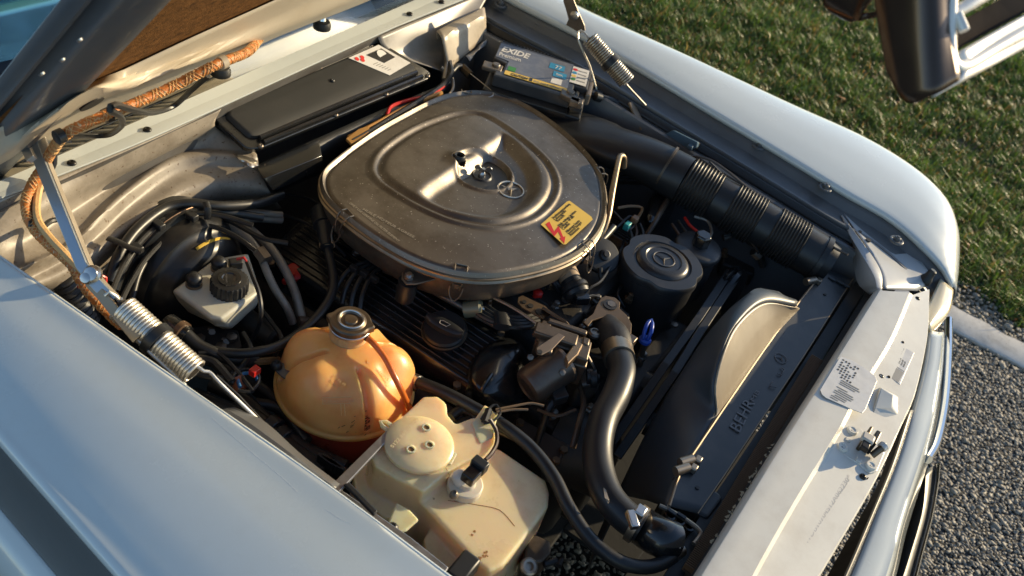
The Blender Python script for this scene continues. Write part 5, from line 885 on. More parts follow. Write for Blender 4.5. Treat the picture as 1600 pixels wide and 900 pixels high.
# ================================================================ fan shroud
fsn = thing('fan_shroud', 'dark plastic fan shroud arching behind the radiator', 'fan shroud', at(1100, 620, .45))
r0 = W([(a, b, .772) for a, b in ((1249, 482), (1220, 516), (1190, 555), (1164, 592), (1140, 626), (1118, 655), (1088, 705), (1064, 746), (1044, 795))])
r1 = W([(1243, 479, .802), (1192, 474, .842), (1152, 505, .860), (1130, 548, .855), (1116, 602, .822), (1117, 651, .777), (1087, 704.5, .7735), (1063, 745.5, .7735), (1043, 794.5, .7735)])
r2 = W([(1244, 470, .80), (1192, 451, .835), (1152, 474, .842), (1112, 518, .815), (1083, 562, .785), (1052, 610, .75), (1020, 668, .70), (996, 720, .66), (980, 775, .62)])
r1b = [a*.9+b*.1+Z*.002 for a, b in zip(r1, r2)]; r1a = [a*.9+b*.1 for a, b in zip(r1, r0)]
part(MB().patch([r0, [a*.5+b*.5+Z*.002 for a, b in zip(r0, r1)], r1a, r1], 50, 20), 'shroud_face', M('shroud_lit', (.30, .25, .18), .42, var=.12, vs=10, bump=.05, bs=200, dirt=(.2, .16, .11), dsc=7, damt=.5), fsn, sm=50, solid=.003)  # same plastic as the ring, sunlight put into the lighter colour
part(MB().patch([r1, r1b, [a*.5+b*.5+Z*.004 for a, b in zip(r1, r2)], [b*.95+a*.05 for a, b in zip(r1, r2)], r2, [p-Z*.02+A(0, .004, 0) for p in r2], [p-Z*.25 for p in r2]], 50, 24), 'shroud_ring', M('shroud_shaded', (.045, .055, .065), .45, var=.15, vs=10, bump=.06, bs=200, dirt=(.09, .075, .06), dsc=9, damt=.4), fsn, sm=50, solid=.003)  # same plastic, shade of the near flank put into the colour
# ================================================================ top radiator hose
hs = thing('radiator_hose', 'thick curved black radiator hose from thermostat to radiator', 'hose', at(950, 700, .60))
hpts = [at(962, 540, .775), at(968, 562, .785), at(972, 585, .79), at(962, 618, .79), at(943, 655, .785), at(934, 695, .78), at(936, 735, .778), at(950, 775, .778), at(975, 805, .778), at(1003, 824, .778)]
part(MB().tube(hpts, .0255, 28), 'hose', M('hose_rubber', (.017, .018, .020), .42, var=.2, vs=16, dirt=(.06, .05, .04), dsc=10, damt=.35, bump=.08, bs=400), hs, sm=60)
for a, b, c_ in ((hpts[0], hpts[1], .0285), (at(990, 815, .778), at(1000, 822, .778), .031)): part(MB().tube([a, b], c_+.001, 24, smooth=False), 'hose_clamp', M('clamp_dull', (.36, .30, .23), .35, metal=.9, dirt=(.12, .07, .03), damt=.5), hs, sm=35)
part(MB().box(at(988, 812, .812), (.03, .014, .012), (nrm(A(.7, .7, 0)), nrm(A(-.7, .7, 0)), Z)), 'clamp_screw', steel, hs, bevel=.002); part(MB().box(at(1000, 800, .812), (.02, .016, .014)), 'clamp_screw', steel, hs, bevel=.002)
sc_ = part(MB().patch([W([(943, 762, .806), (947, 766, .807)]), W([(945, 778, .806), (952, 782, .807)]), W([(950, 786, .8), (952, 784, .8)])], 4), 'scuff_mark', M('scuff', (.4, .33, .25), .5), hs, sm=0, solid=.0006)
# ================================================================ hood latch on the front panel
lt = thing('hood_latch', 'hood latch plate with hook and pin screwed to the front panel', 'latch', at(1345, 705, .834))
lz = .8335
part(MB().prism(rgz([(1321, 669), (1331, 666), (1345, 672), (1352, 684), (1372, 690), (1384, 694), (1380, 712), (1369, 738), (1358, 741), (1338, 724), (1320, 714), (1307, 703), (1306, 694)], lz), (0, 0, .003)), 'plate', paint_in, lt, sm=0, bevel=.001)
for a, b in ((1331, 674), (1316, 700), (1360, 729)): c_ = part(MB().lathe([(.0095, 0), (.0095, .004), (.0085, .0055), (.0055, .0055), (.0050, .0045), (.0003, .0040)], at(a, b, lz+.003), n=24), 'screw', paint_in, lt, sm=35); part(MB().box(at(a, b, lz+.0078), (.007, .0016, .0008), (nrm(A(1, .4, 0)), nrm(A(-.4, 1, 0)), Z)), 'screw_slot', inkb, c_, sm=0); part(MB().box(at(a, b, lz+.0079), (.0016, .007, .0008), (nrm(A(1, .4, 0)), nrm(A(-.4, 1, 0)), Z)), 'screw_slot', inkb, c_, sm=0)
for a, b in ((1325, 687), (1342, 719)): part(MB().box(at(a, b, lz+.004), (.009, .009, .003)), 'tab', paint_in, lt, bevel=.001)
hd = nrm(at(1358, 676, .86)-at(1345, 705, .86)); hsd = nrm(np.cross(Z, hd))
part(MB().prism([at(a, b, lz+.003) for a, b in ((1336, 702), (1348, 682), (1353, 684), (1342, 706))], (0, 0, .03)), 'hook_plate', M('hook_brown', (.10, .07, .04), .4, metal=.7), lt, sm=0, bevel=.002)
part(MB().prism([at(a, b, lz+.004) for a, b in ((1350, 704), (1358, 688), (1366, 692), (1356, 712))], (0, 0, .03)), 'hook_plate', M('hook_dark', (.03, .026, .022), .35, metal=.6), lt, sm=0, bevel=.002)
part(MB().box(at(1356, 685, .866), (.020, .022, .010), (hd, hsd, Z)), 'hook_roller', M('roller_white', (.5, .46, .4), .4), lt, bevel=.003); part(MB().box(at(1352, 696, .862), (.024, .014, .012), (hd, hsd, Z)), 'hook', MC['hook_dark'], lt, bevel=.002)
part(MB().tube([at(1362, 712, .842), at(1379, 699, .858)], .006, 14, smooth=False), 'pin', M('pin_brown', (.2, .15, .1), .35, metal=.8), lt, sm=35); part(MB().tube([at(1377, 700, .857), at(1382, 696, .860)], .0085, 14, smooth=False), 'pin_head', MC['plate_alu'], lt, sm=35)
# ================================================================ engine
en = thing('engine', 'dark grimy V8 engine block with ribbed black valve covers', 'engine', A(.1, .5, .25))
part(MB().box((.10, .52, .44), (.44, .66, .30)), 'block', darkm, en, bevel=.02)
part(MB().box((.10, .19, .50), (.34, .06, .36)), 'front_cover', darkm, en, bevel=.015)
part(MB().rings([[A(.10+a*(.22-.05*k), .55+b*(.30-.04*k), .58+.09*k) for a, b in ((-1, -1), (1, -1), (1, 1), (-1, 1))] for k in range(3)]), 'intake_manifold', darkm, en, sm=30, bevel=.01)
part(MB().lathe([(.10, 0), (.10, .05), (.085, .06), (.085, .11)], A(.10, .62, .70), n=28), 'intake_throat', darkm, en, sm=35)
def vcover(x0, sgn, ya, yb, z0, tilt, ribs):
    c, s_ = math.cos(tilt), math.sin(tilt); ax = A(c, 0, s_*sgn); an = A(-s_*sgn, 0, c)
    prof = [(-.075, -.09), (-.075, -.03), (-.066, -.008), (-.055, 0), (.055, 0), (.066, -.008), (.075, -.03), (.075, -.09)]
    b = MB().rings([[A(x0, y, z0)+ax*u_*k+an*(v_-(.012 if k < 1 else 0)) for u_, v_ in prof] for y, k in ((ya, .96), (ya+.01, 1), (yb-.01, 1), (yb, .96))])
    o_ = part(b, 'valve_cover', blackg, en, sm=35, bevel=.002)
    for k in range(ribs): part(MB().box(A(x0, (ya+yb)/2, z0)+ax*(-.046+.092*k/(ribs-1))+an*.0015, (.005, yb-ya-.05, .005), (ax, Y, an)), 'rib', blackg, o_, bevel=.0012)
    for y in np.linspace(ya+.03, yb-.03, 3):
        for u_ in (-.069, .069): part(MB().lathe([(.008, -.004), (.008, .006), (.004, .007), (.0003, .007)], A(x0, y, z0)+ax*u_+an*-.012, an, n=6), 'bolt', dsteel, o_, sm=30)
    return ax, an
vax, van = vcover(-.180, 1, .395, .90, .728, R(14), 8)
vcover(.40, -1, .33, .86, .715, R(14), 8)
# oil filler cap
of_ = thing('oil_filler_cap', 'round black oil filler cap with raised grip on the near valve cover', 'cap', at(695, 525, .735))
oc = at(694, 520, .742)
part(MB().lathe([(.034, -.02), (.034, .002), (.040, .004), (.040, .014), (.037, .018), (.0003, .018)], oc, van, n=48), 'cap_disc', blackp, of_, sm=35)
gd = nrm(at(720, 528, .75)-at(676, 505, .75)); gs = nrm(np.cross(van, gd)); rg = []
for t in np.linspace(-1, 1, 13): w = .013*math.sqrt(max(.05, 1-t*t*.85)); rg.append([oc+gd*t*.038+gs*sx*w*f_+van*h_ for sx, f_, h_ in ((-1, 1.1, .016), (-1, .9, .028), (-.6, .8, .031), (.6, .8, .031), (1, .9, .028), (1, 1.1, .016))])
part(MB().rings(rg), 'grip', blackp, of_, sm=40)
part(MB().lathe([(.041, .004), (.0425, .006), (.0425, .008), (.041, .010)], oc, van, n=48, cap=False), 'cap_rim', M('cap_worn', (.10, .08, .06), .4, metal=.3), of_, sm=60)
can = [(-.008, -.005), (.006, -.005), (.010, .003), (.004, .003), (-.004, .003), (-.010, .001)]
part(MB().tube([oc+gd*a+gs*b+van*.0318 for a, b in can+can[:1]], .0007, 5, smooth=False), 'oil_can_mark', ink_g, of_)
# glossy front housing
fh = thing('distributor_housing', 'glossy black rounded housing in front of the near valve cover', 'housing', at(780, 600, .60))
m_ = MB().rings([rgz([(722, 618), (735, 565), (772, 528), (830, 545), (842, 610), (835, 660), (770, 660)], .60), rgz([(720, 600), (733, 556), (772, 522), (828, 535), (836, 600), (832, 648), (765, 648)], .69), rgz([(724, 590), (738, 552), (774, 520), (822, 530), (822, 562), (795, 612), (752, 630)], .735), rgz([(735, 585), (748, 553), (778, 528), (812, 533), (808, 556), (785, 590), (752, 610)], .752)])
part(m_, 'housing', blackg, fh, sm=60, sub=2)
part(MB().tube([at(752, 612, .74), at(758, 600, .752), at(768, 585, .752)], .004, 8), 'mould_line', blackg, fh)
screw(at(672, 562, .70), .009, dsteel, en, h=.008)
# metal vacuum unit
vu = thing('vacuum_control_unit', 'weathered cast metal control unit with a rusty can beside the radiator hose', 'control unit', at(865, 570, .66))
cast = M('cast_alloy', (.15, .115, .085), .42, metal=.75, var=.4, vs=30, dirt=(.05, .035, .02), dsc=18, damt=.7, bump=.25, bs=200)
rust = M('rusty_can', (.17, .13, .10), .38, metal=.7, var=.3, vs=14, dirt=(.16, .055, .022), dsc=16, damt=.8, bump=.12, bs=240)
ca_, cb_ = at(882, 566, .775), at(822, 608, .745); cdir = nrm(cb_-ca_); clen = np.linalg.norm(cb_-ca_)
part(MB().lathe([(.036, 0), (.038, .006), (.036, .010), (.0355, clen-.012), (.032, clen-.004), (.025, clen), (.022, clen-.003), (.0003, clen-.002)], ca_, cdir, n=40), 'can', rust, vu, sm=35)
e1 = nrm(at(905, 545, .79)-at(845, 525, .79)); e2 = nrm(np.cross(Z, e1))
def bb(px, py, z, sz, name='casting', mat=cast, bev=.003, ax=None): return part(MB().box(at(px, py, z), sz, ax or (e1, e2, Z)), name, mat, vu, bevel=bev)
bb(872, 540, .775, (.085, .055, .05)); bb(868, 525, .808, (.080, .030, .016)); bb(878, 532, .800, (.088, .045, .010)); bb(905, 556, .79, (.03, .05, .04)); bb(852, 540, .80, (.03, .04, .014)); bb(885, 515, .802, (.075, .012, .02)); bb(848, 522, .795, (.02, .035, .03)); bb(896, 575, .77, (.04, .03, .05)); bb(913, 540, .80, (.014, .02, .024))
part(MB().prism(rgz([(838, 545), (872, 522), (882, 527), (862, 548), (846, 556), (838, 554)], .818), (0, 0, .003)), 'lever', M('lever_tan', (.24, .18, .13), .4, metal=.7), vu, sm=0, bevel=.0008); part(MB().lathe([(.005, 0), (.005, .0015), (.0003, .0015)], at(843, 550, .8215), n=14), 'lever_hole', inkb, vu, sm=0)
part(MB().prism(rgz([(880, 565), (898, 540), (908, 546), (900, 562), (884, 578)], .80), (0, 0, .014)), 'facet', M('cast_bright', (.30, .21, .13), .35, metal=.85), vu, sm=0, bevel=.002)
for a, b in ((878, 582), (866, 565), (905, 558), (828, 558), (916, 536)): part(MB().lathe([(.006, 0), (.006, .005), (.003, .006), (.0003, .006)], at(a, b, .79), (-.5, -.4, .7), n=6), 'bolt', dsteel, vu, sm=30)
for a, b, r_ in ((928, 592, .017), (922, 588, .014)): part(MB().lathe([(r_, -.006), (r_, .004), (r_*.6, .006), (r_*.5, .010), (.0003, .010)], at(a, b, .765), (.5, -.75, .2), n=22), 'pulley', blackp, vu, sm=35)
part(MB().tube([at(918, 555, .80), at(925, 568, .79), at(931, 580, .775)], .0025, 6), 'link_rod', dsteel, vu)
part(MB().box(at(872, 617, .75), (.026, .03, .02), (nrm(A(.6, -.5, .2)), nrm(A(.5, .6, 0)), Z)), 'plug', blackp, vu, bevel=.002); part(MB().tube([at(868, 622, .745), at(857, 640, .73), at(848, 665, .70), at(838, 695, .66)], .007, 10), 'plug_cable', rubber, vu)
# perforated bracket
pb = thing('perforated_bracket', 'bent brown steel bracket with holes below the air cleaner', 'bracket', at(835, 475, .76))
brown = M('brown_steel', (.17, .115, .07), .42, metal=.7, var=.25, vs=26, dirt=(.06, .04, .02), damt=.6)
part(MB().prism(rgz([(809, 466), (816, 463), (852, 480), (862, 492), (848, 500), (815, 482), (808, 474)], .79), (0, 0, .003)), 'strip', brown, pb, sm=0, bevel=.0008); part(bar([at(850, 482, .795), at(885, 505, .80), at(896, 520, .79), at(902, 530, .775)], .003, .010, vv), 'strip', brown, pb, sm=0, bevel=.0008)
for a, b, r_ in ((819, 472, .0045), (829, 478, .0055), (843, 487, .008)): part(MB().lathe([(r_, 0), (r_, .0015), (.0003, .0015)], at(a, b, .7932), n=16), 'bracket_hole', inkb, pb, sm=0)
# thermostat housing with lifting eye
to = thing('thermostat_housing', 'cast thermostat housing with steel lifting eye above the radiator hose', 'thermostat housing', at(948, 510, .64))
part(MB().tube([at(966, 552, .775), at(960, 532, .775), at(948, 515, .765), at(940, 495, .75)], [.030, .033, .03, .028], 22), 'neck', darkm, to, sm=50)
m_ = MB().prism(rgz([(905, 508), (925, 500), (950, 500), (972, 520), (970, 545), (945, 552), (920, 545), (908, 525)], .70), (0, 0, .055)); blob(part(m_, 'casting', darkm, to), .004, 6)
eye = [(925, 503), (918, 512), (911, 506), (916, 500), (926, 492), (931, 480), (938, 468), (945, 464), (960, 467), (968, 474), (967, 484), (978, 494), (986, 508), (985, 530), (972, 530), (974, 512), (966, 502), (950, 495), (940, 498)]
part(MB().prism(rgz(eye, .788), (0, 0, .004)), 'lifting_eye', brown, to, sm=0, bevel=.001)
part(MB().lathe([(.014, 0), (.014, .0025), (.0003, .0025)], at(953, 477, .7915), n=24), 'eye_hole', inkb, to, sm=0); part(MB().lathe([(.009, 0), (.009, .003), (.0003, .003)], at(955, 476, .792), n=6), 'eye_bolt', dsteel, to, sm=30)
for a, b, r_ in ((928, 523, .013), (958, 520, .010), (917, 507, .010)): part(MB().lathe([(r_, 0), (r_, .006), (r_*.7, .009), (r_*.55, .009), (r_*.5, .006), (.0003, .006)], at(a, b, .775), n=22), 'bolt', M('bolt_grey', (.25, .22, .18), .35, metal=.8), to, sm=35)
part(MB().box(at(985, 535, .785), (.022, .016, .022)), 'clamp_screw', M('dark_steel2', (.16, .12, .09), .35, metal=.8), to, bevel=.002)
# blue dipstick
dp = thing('dipstick', 'bright blue dipstick loop beside the round black reservoir', 'dipstick', at(1007, 530, .66))
part(MB().tube([at(1005, 528, .77), at(1008, 515, .785), at(1012, 505, .79), at(1017, 500, .79), at(1019, 508, .79), at(1017, 520, .785), at(1012, 530, .77)], .0042, 10), 'loop', bluep, dp); part(MB().lathe([(.012, -.004), (.012, .002), (.009, .005), (.004, .005)], at(1008, 531, .765), n=24), 'collar', bluep, dp, sm=40); part(MB().tube([at(1006, 536, .755), at(1002, 560, .70), at(998, 580, .66)], .006, 10), 'tube', dsteel, dp)
# power steering reservoir
ps = thing('steering_reservoir', 'round black steering fluid reservoir with star emblem on its lid', 'reservoir', at(1035, 440, .62))
pc = at(1034, 412, .80); rg = []
def pr_r(t): return .087*(1-.09*sum(math.exp(-(((t-q+math.pi) % (2*math.pi))-math.pi)**2/.03) for q in (R(5), R(95), R(185), R(275))))
for k_, h_ in ((.90, -.13), (.93, -.06), (.96, -.012), (1.0, -.009), (1.01, -.002), (1.0, .004), (.97, .007), (.72, .008), (.69, .004), (.66, .004), (.62, .010), (.55, .013), (.45, .014), (.42, .012), (.004, .012)):
    rg.append([pc+A((pr_r(t) if k_ > .93 else .086)*k_*math.cos(t), (pr_r(t) if k_ > .93 else .086)*k_*math.sin(t), h_) for t in np.linspace(0, 2*math.pi, 96, endpoint=False)])
part(MB().rings(rg), 'body', M('reservoir_black', (.022, .023, .025), .36, var=.2, vs=9, dirt=(.08, .065, .05), dsc=9, damt=.35, bump=.05, bs=260), ps, sm=35)
emblem(pc+Z*.0125, .0225, ps, M('emblem_dark', (.13, .12, .11), .35, metal=.5), .0018, 0, Z, nrm(at(1036, 440, .8)-at(1034, 412, .8)))
textobj('CHECK FLUID LEVEL', pc+A(-.03, .055, .0085), pc+A(.035, .052, .0085), A(0, 1, 0), M('lid_print', (.09, .085, .08), .5), ps, h=.005)
part(MB().lathe([(.008, 0), (.008, .004), (.004, .005), (.0003, .005)], at(1053, 508, .70), n=12), 'bolt', dsteel, ps, sm=30)
p2 = thing('filter_pot', 'smaller black pot with hexagonal knob behind the steering reservoir', 'pot', at(1095, 400, .64))
p2c = at(1092, 385, .795)
part(MB().lathe([(.046, -.12), (.047, -.02), (.050, -.016), (.052, -.010), (.052, -.004), (.050, .0), (.046, .003), (.018, .005), (.0003, .005)], p2c, n=48), 'body', M('pot_black', (.03, .032, .035), .4, var=.2, vs=9, dirt=(.08, .07, .055), damt=.4), p2, sm=35)
part(MB().lathe([(.019, .004), (.019, .030), (.016, .034), (.0003, .034)], p2c, n=6), 'hex_knob', blackg, p2, sm=20, bevel=.0015)
# belts and pulley
bl = thing('drive_belt', 'pair of black drive belts running diagonally beside the fan shroud', 'belt', at(1060, 540, .60))
for off in (0, 14): part(bar([at(1140+off*.5, 425+off, .74), at(1090+off*.5, 500+off, .735), at(1040+off, 570+off, .72), at(985+off, 650+off, .68), at(950+off, 700+off, .64)], .0085, .006, Z), 'belt', rubber, bl, sm=0, bevel=.0015)
part(MB().lathe([(.03, 0), (.055, .0), (.058, .008), (.050, .014), (.058, .020), (.055, .028), (.03, .030)], at(1130, 450, .70), (-.1, -.98, .1), n=36), 'pulley', blackg, bl, sm=35)
for q in ((1012, 660, .025), (1002, 600, .03)): part(MB().tube([at(q[0], q[1], .66), at(q[0]+14, q[1]+8, .66)], q[2], 20, smooth=False), 'pulley', darkm, bl, sm=35)
# fuel pressure cylinder and round diaphragm
fr_ = thing('fuel_regulator', 'small black cylinder with paper label and plug below the air cleaner', 'regulator', at(895, 450, .68))
k0, k1 = at(882, 418, .80), at(903, 462, .78); kd = nrm(k1-k0); kl = np.linalg.norm(k1-k0)
part(MB().lathe([(.020, -.03), (.020, kl*.55), (.0215, kl*.56), (.0215, kl*.62), (.026, kl*.64), (.028, kl*.70), (.028, kl*.80), (.024, kl*.84), (.027, kl*.88), (.026, kl), (.018, kl+.004), (.0003, kl+.004)], k0, kd, n=32), 'cylinder', blackp, fr_, sm=35)
part(MB().lathe([(.0207, .004), (.0209, .006), (.0209, kl*.42), (.0207, kl*.44)], k0, kd, n=32), 'label_band', M('kraft', (.32, .22, .13), .6, var=.2, vs=60), fr_, sm=35)
part(MB().box(at(908, 466, .785), (.03, .022, .02), (nrm(A(.7, -.6, 0)), nrm(A(.6, .7, 0)), Z)), 'plug', blackg, fr_, bevel=.002)
part(MB().tube([at(913, 462, .79), at(922, 450, .80), at(938, 440, .80), at(952, 420, .79), at(968, 395, .78), at(975, 375, .77)], .0028, 7), 'wire', rubber, fr_); part(MB().tube([at(915, 465, .785), at(928, 462, .78), at(945, 470, .77), at(960, 480, .75)], .0028, 7), 'wire', rubber, fr_)
dv = thing('vacuum_diaphragm', 'small round dark diaphragm with centre bolt by the sticker corner', 'diaphragm', at(942, 405, .74))
part(MB().lathe([(.034, -.015), (.037, -.004), (.037, .001), (.034, .004), (.012, .006), (.011, .012), (.006, .014), (.006, .019), (.0003, .019)], at(942, 400, .80), (-.35, -.45, .8), n=36), 'disc', blackp, dv, sm=35); part(MB().tube([at(938, 418, .795), at(938, 432, .78), at(941, 440, .77)], .005, 8), 'spigot', blackp, dv)
# bent tube standing beside the air cleaner rim
tagp(part(MB().tube([at(922, 385, .80), at(938, 368, .83), at(950, 340, .855), at(957, 300, .875), at(965, 258, .89), at(969, 244, .892), at(975, 246, .885), at(975, 262, .86)], .0062, 10), 'breather_pipe', M('pipe_bronze', (.34, .25, .16), .35, metal=.85, dirt=(.1, .06, .03), damt=.5)), 'bronze coloured bent pipe rising beside the air cleaner rim', 'pipe')
tagp(part(MB().tube([at(905, 408, .79), at(925, 390, .795), at(945, 370, .80), at(958, 355, .80)], .008, 10), 'vacuum_hose', rubber), 'short black hose between the diaphragm and the bent pipe', 'hose')
# far housing, its edge highlight painted in as a brown tube
fb_ = thing('belt_cover', 'tall black rounded cover between the air cleaner and the bellows', 'cover', at(1030, 330, .60))
m_ = MB().rings([rgz([(1000, 365), (1012, 310), (1035, 288), (1060, 300), (1058, 340), (1030, 375)], .66), rgz([(1000, 355), (1012, 303), (1036, 286), (1058, 298), (1054, 325), (1022, 362)], .77), rgz([(1008, 340), (1018, 305), (1037, 292), (1050, 300), (1046, 316), (1020, 348)], .795)])
part(m_, 'cover', blackg, fb_, sm=60, sub=2); part(MB().tube([at(1048, 302, .79), at(1030, 335, .79), at(1010, 368, .76)], .0065, 10), 'highlight_tube', M('edge_highlight', (.09, .065, .045), .35), fb_)
for k in range(4): part(MB().box(at(985+k*3, 284-k*4, .74), (.006, .09, .012), (nrm(A(.3, .3, 0)), nrm(A(-.6, .6, 0)), Z)), 'fin', darkm, fb_, bevel=.001)
# little wiring clutter between the reservoir and the air cleaner
wc_ = thing('sensor_wiring', 'tangle of thin wires with a teal connector above the steering reservoir', 'wiring', at(985, 355, .72))
for q, m in ((((965, 325), (985, 322), (1003, 325), (998, 338), (990, 345)), M('wire_bronze', (.22, .13, .06), .4)), (((955, 365), (970, 350), (985, 338), (990, 352), (978, 362)), blackp), (((1000, 350), (1005, 365), (1000, 380), (985, 392)), rubber), (((990, 345), (995, 362), (992, 378)), MC['wire_brown']), (((958, 330), (972, 345), (985, 362), (990, 385)), rubber), (((1060, 345), (1070, 360), (1080, 372)), rubber), (((1070, 340), (1078, 352), (1090, 362)), redp), (((1050, 350), (1062, 368), (1070, 382)), MC['wire_brown']), (((1085, 338), (1105, 345), (1112, 362), (1106, 375)), greyh), (((1130, 368), (1155, 365), (1175, 380), (1185, 395)), rubber)):
    part(MB().tube([at(a, b, .79) for a, b in q], .0034, 7), 'wire', m, wc_)
part(MB().box(at(980, 353, .80), (.018, .012, .016)), 'connector', M('teal_plastic', (.03, .30, .30), .4), wc_, bevel=.002); part(MB().box(at(992, 343, .80), (.016, .014, .014)), 'connector', M('conn_tan', (.25, .15, .08), .4), wc_, bevel=.002)
# plug leads
pl_ = thing('ignition_leads', 'bundle of black ignition leads arching over the near valve cover', 'ignition lead', at(560, 440, .70))
for k in range(4): part(MB().tube([at(520+k*14, 468+k*6, .735), at(527+k*13, 446+k*5, .755), at(545+k*11, 422+k*4, .77), at(570+k*8, 410+k*3, .775), at(605+k*5, 406+k*3, .77), at(640, 408+k*5, .76)], .0045, 8), 'lead', rubber, pl_)
for k in range(3): part(MB().box(at(553+k*16, 420+k*8, .776), (.010, .016, .012)), 'lead_clip', blackp, pl_, bevel=.001)
p3 = thing('ignition_leads', 'second bundle of black leads tied together beside the control unit', 'ignition lead', at(770, 490, .70))
for k in range(4): part(MB().tube([at(712+k*7, 452+k*2, .76), at(728+k*6, 472-k*1, .77), at(750+k*4, 492-k*4, .775), at(780, 506-k*5, .775), at(812, 512-k*5, .775), at(842, 508-k*6, .77)], .0055, 8), 'lead', rubber, p3)
part(MB().tube([at(782, 492, .776), at(786, 512, .776)], .018, 10, smooth=False, flat=.5), 'tie', blackp, p3)
part(MB().tube([at(750, 455, .79), at(800, 480, .80), at(838, 505, .80)], .003, 7), 'link_rod', dsteel, p3)
p4 = thing('spark_plug_boots', 'short bent black leads with a red boot under the air cleaner rim', 'ignition lead', at(850, 455, .70))
for k in range(4): part(MB().tube([at(832+k*7, 462-k*4, .76), at(838+k*8, 440-k*3, .775), at(852+k*8, 432, .78), at(866+k*7, 442+k*2, .775), at(876+k*5, 456, .76)], .006, 9), 'lead', rubber, p4)
part(MB().lathe([(.010, 0), (.010, .015), (.006, .018)], at(838, 465, .755), n=16), 'red_boot', redp, p4)
# rear wiring loom
hl = thing('wiring_loom', 'wiring loom with red and orange wires running behind the air cleaner', 'wiring', at(640, 170, .80))
for q, m, r_ in ((((550, 222), (580, 205), (620, 180), (660, 155), (690, 135), (705, 115), (702, 95), (712, 75), (735, 55), (755, 42)), rubber, .007), (((700, 130), (706, 110), (707, 92), (722, 72), (750, 50)), M('wire_cream', (.40, .33, .24), .4), .004), (((605, 180), (612, 166), (640, 156), (668, 150), (690, 138), (702, 125)), redp, .004), (((545, 215), (590, 192), (640, 165), (690, 145)), M('wire_orange', (.45, .22, .05), .4), .005), (((700, 150), (708, 138), (706, 120), (690, 105)), MC['wire_cream'], .003), (((690, 60), (696, 80), (698, 100), (694, 125)), M('pipe_grey', (.35, .31, .26), .35, metal=.6), .006), (((705, 108), (712, 90), (728, 72), (748, 58)), MC['wire_cream'], .003), (((560, 215), (600, 190), (650, 160)), MC['wire_cream'], .0025)):
    part(MB().tube([at(a, b, .875 if b < 120 else .862) for a, b in q], r_, 8), 'wire', m, hl)
part(MB().prism(rgz([(540, 220), (560, 205), (575, 200), (578, 208), (562, 222), (548, 228)], .862), (0, 0, .006)), 'loom_bracket', M('loom_orange', (.42, .22, .06), .45, var=.3, vs=60), hl, sm=0, bevel=.001)
fc_ = thing('fuse_connector', 'brown connector with wire stay between loom and battery', 'connector', at(732, 118, .82))
part(MB().tube([at(722, 105, .87), at(735, 118, .865)], .010, 8, smooth=False), 'connector', MC['hook_brown'], fc_, sm=20); part(MB().tube([at(706, 112, .87), at(715, 103, .875), at(724, 106, .87)], .007, 10), 'cable', rubber, fc_)
# small plug harness near the coolant tank
sh = thing('plug_harness', 'small harness with red tag and blue wire beside the coolant tank', 'wiring', at(390, 600, .66))
for q, m, r_ in ((((362, 600), (368, 582), (385, 577), (402, 582), (404, 598), (390, 612), (372, 610)), rubber, .003), (((375, 605), (372, 592), (382, 583), (398, 584), (402, 594)), M('wire_blue', (.03, .15, .35), .4), .003), (((300, 560), (330, 565), (345, 578), (362, 598)), rubber, .008), (((310, 552), (340, 552), (370, 580), (395, 612)), rubber, .004)): part(MB().tube([at(a, b, .77) for a, b in q], r_, 8), 'wire', m, sh)
part(MB().box(at(398, 580, .785), (.016, .012, .012)), 'red_tag', redp, sh, bevel=.001); part(MB().tube([at(370, 590, .765), at(378, 608, .755)], .012, 12, smooth=False), 'sleeve', M('sleeve_rust', (.30, .09, .04), .5), sh)
# dark hoses low beside the tank
lh = thing('lower_hoses', 'dark rubber hoses and ribbed couplings below the coil spring', 'hose', at(440, 680, .55))
for q, r_ in ((((300, 620), (350, 640), (400, 655), (440, 690), (500, 735)), .016), (((330, 600), (380, 625), (430, 670), (480, 705), (540, 745)), .013), (((400, 630), (440, 640), (480, 690)), .010), (((340, 570), (400, 600), (450, 640)), .010), (((450, 690), (500, 712), (540, 730)), .012)): part(MB().tube([at(a, b, .70) for a, b in q], r_, 12), 'hose', rubber, lh, sm=60)
for a, b in ((440, 685), (425, 668), (505, 728)): part(MB().lathe([(.019, -.01), (.021, -.008), (.021, .008), (.019, .01)], at(a, b, .70), nrm(at(a+20, b+16, .7)-at(a, b, .7)), n=20), 'coupling', blackp, lh, sm=35)
for k in range(4): part(MB().box(at(508+k*6, 722+k*3, .73), (.006, .03, .02)), 'connector_fin', blackp, lh, bevel=.001)
# steering box and linkage low in front of the bottle
sb = thing('steering_box', 'small cast box with round port and two thin pipes near the bottle foot', 'valve block', at(825, 885, .50))
part(MB().prism(rgz([(812, 870), (822, 860), (848, 872), (850, 890), (835, 905), (806, 905)], .66), (0, 0, .05)), 'block', cast, sb, sm=0, bevel=.004)
part(MB().lathe([(.014, 0), (.014, .006), (.011, .008), (.007, .007), (.006, -.004), (.0003, -.004)], at(825, 886, .712), (-.2, -.3, .9), n=24), 'port', M('port_steel', (.4, .33, .26), .35, metal=.8), sb, sm=35)
for q in (((838, 866), (840, 856), (850, 852), (856, 860)), ((850, 882), (865, 878), (876, 874), (872, 884))): part(MB().tube([at(a, b, .70) for a, b in q], .0055, 8), 'pipe', rubber, sb)
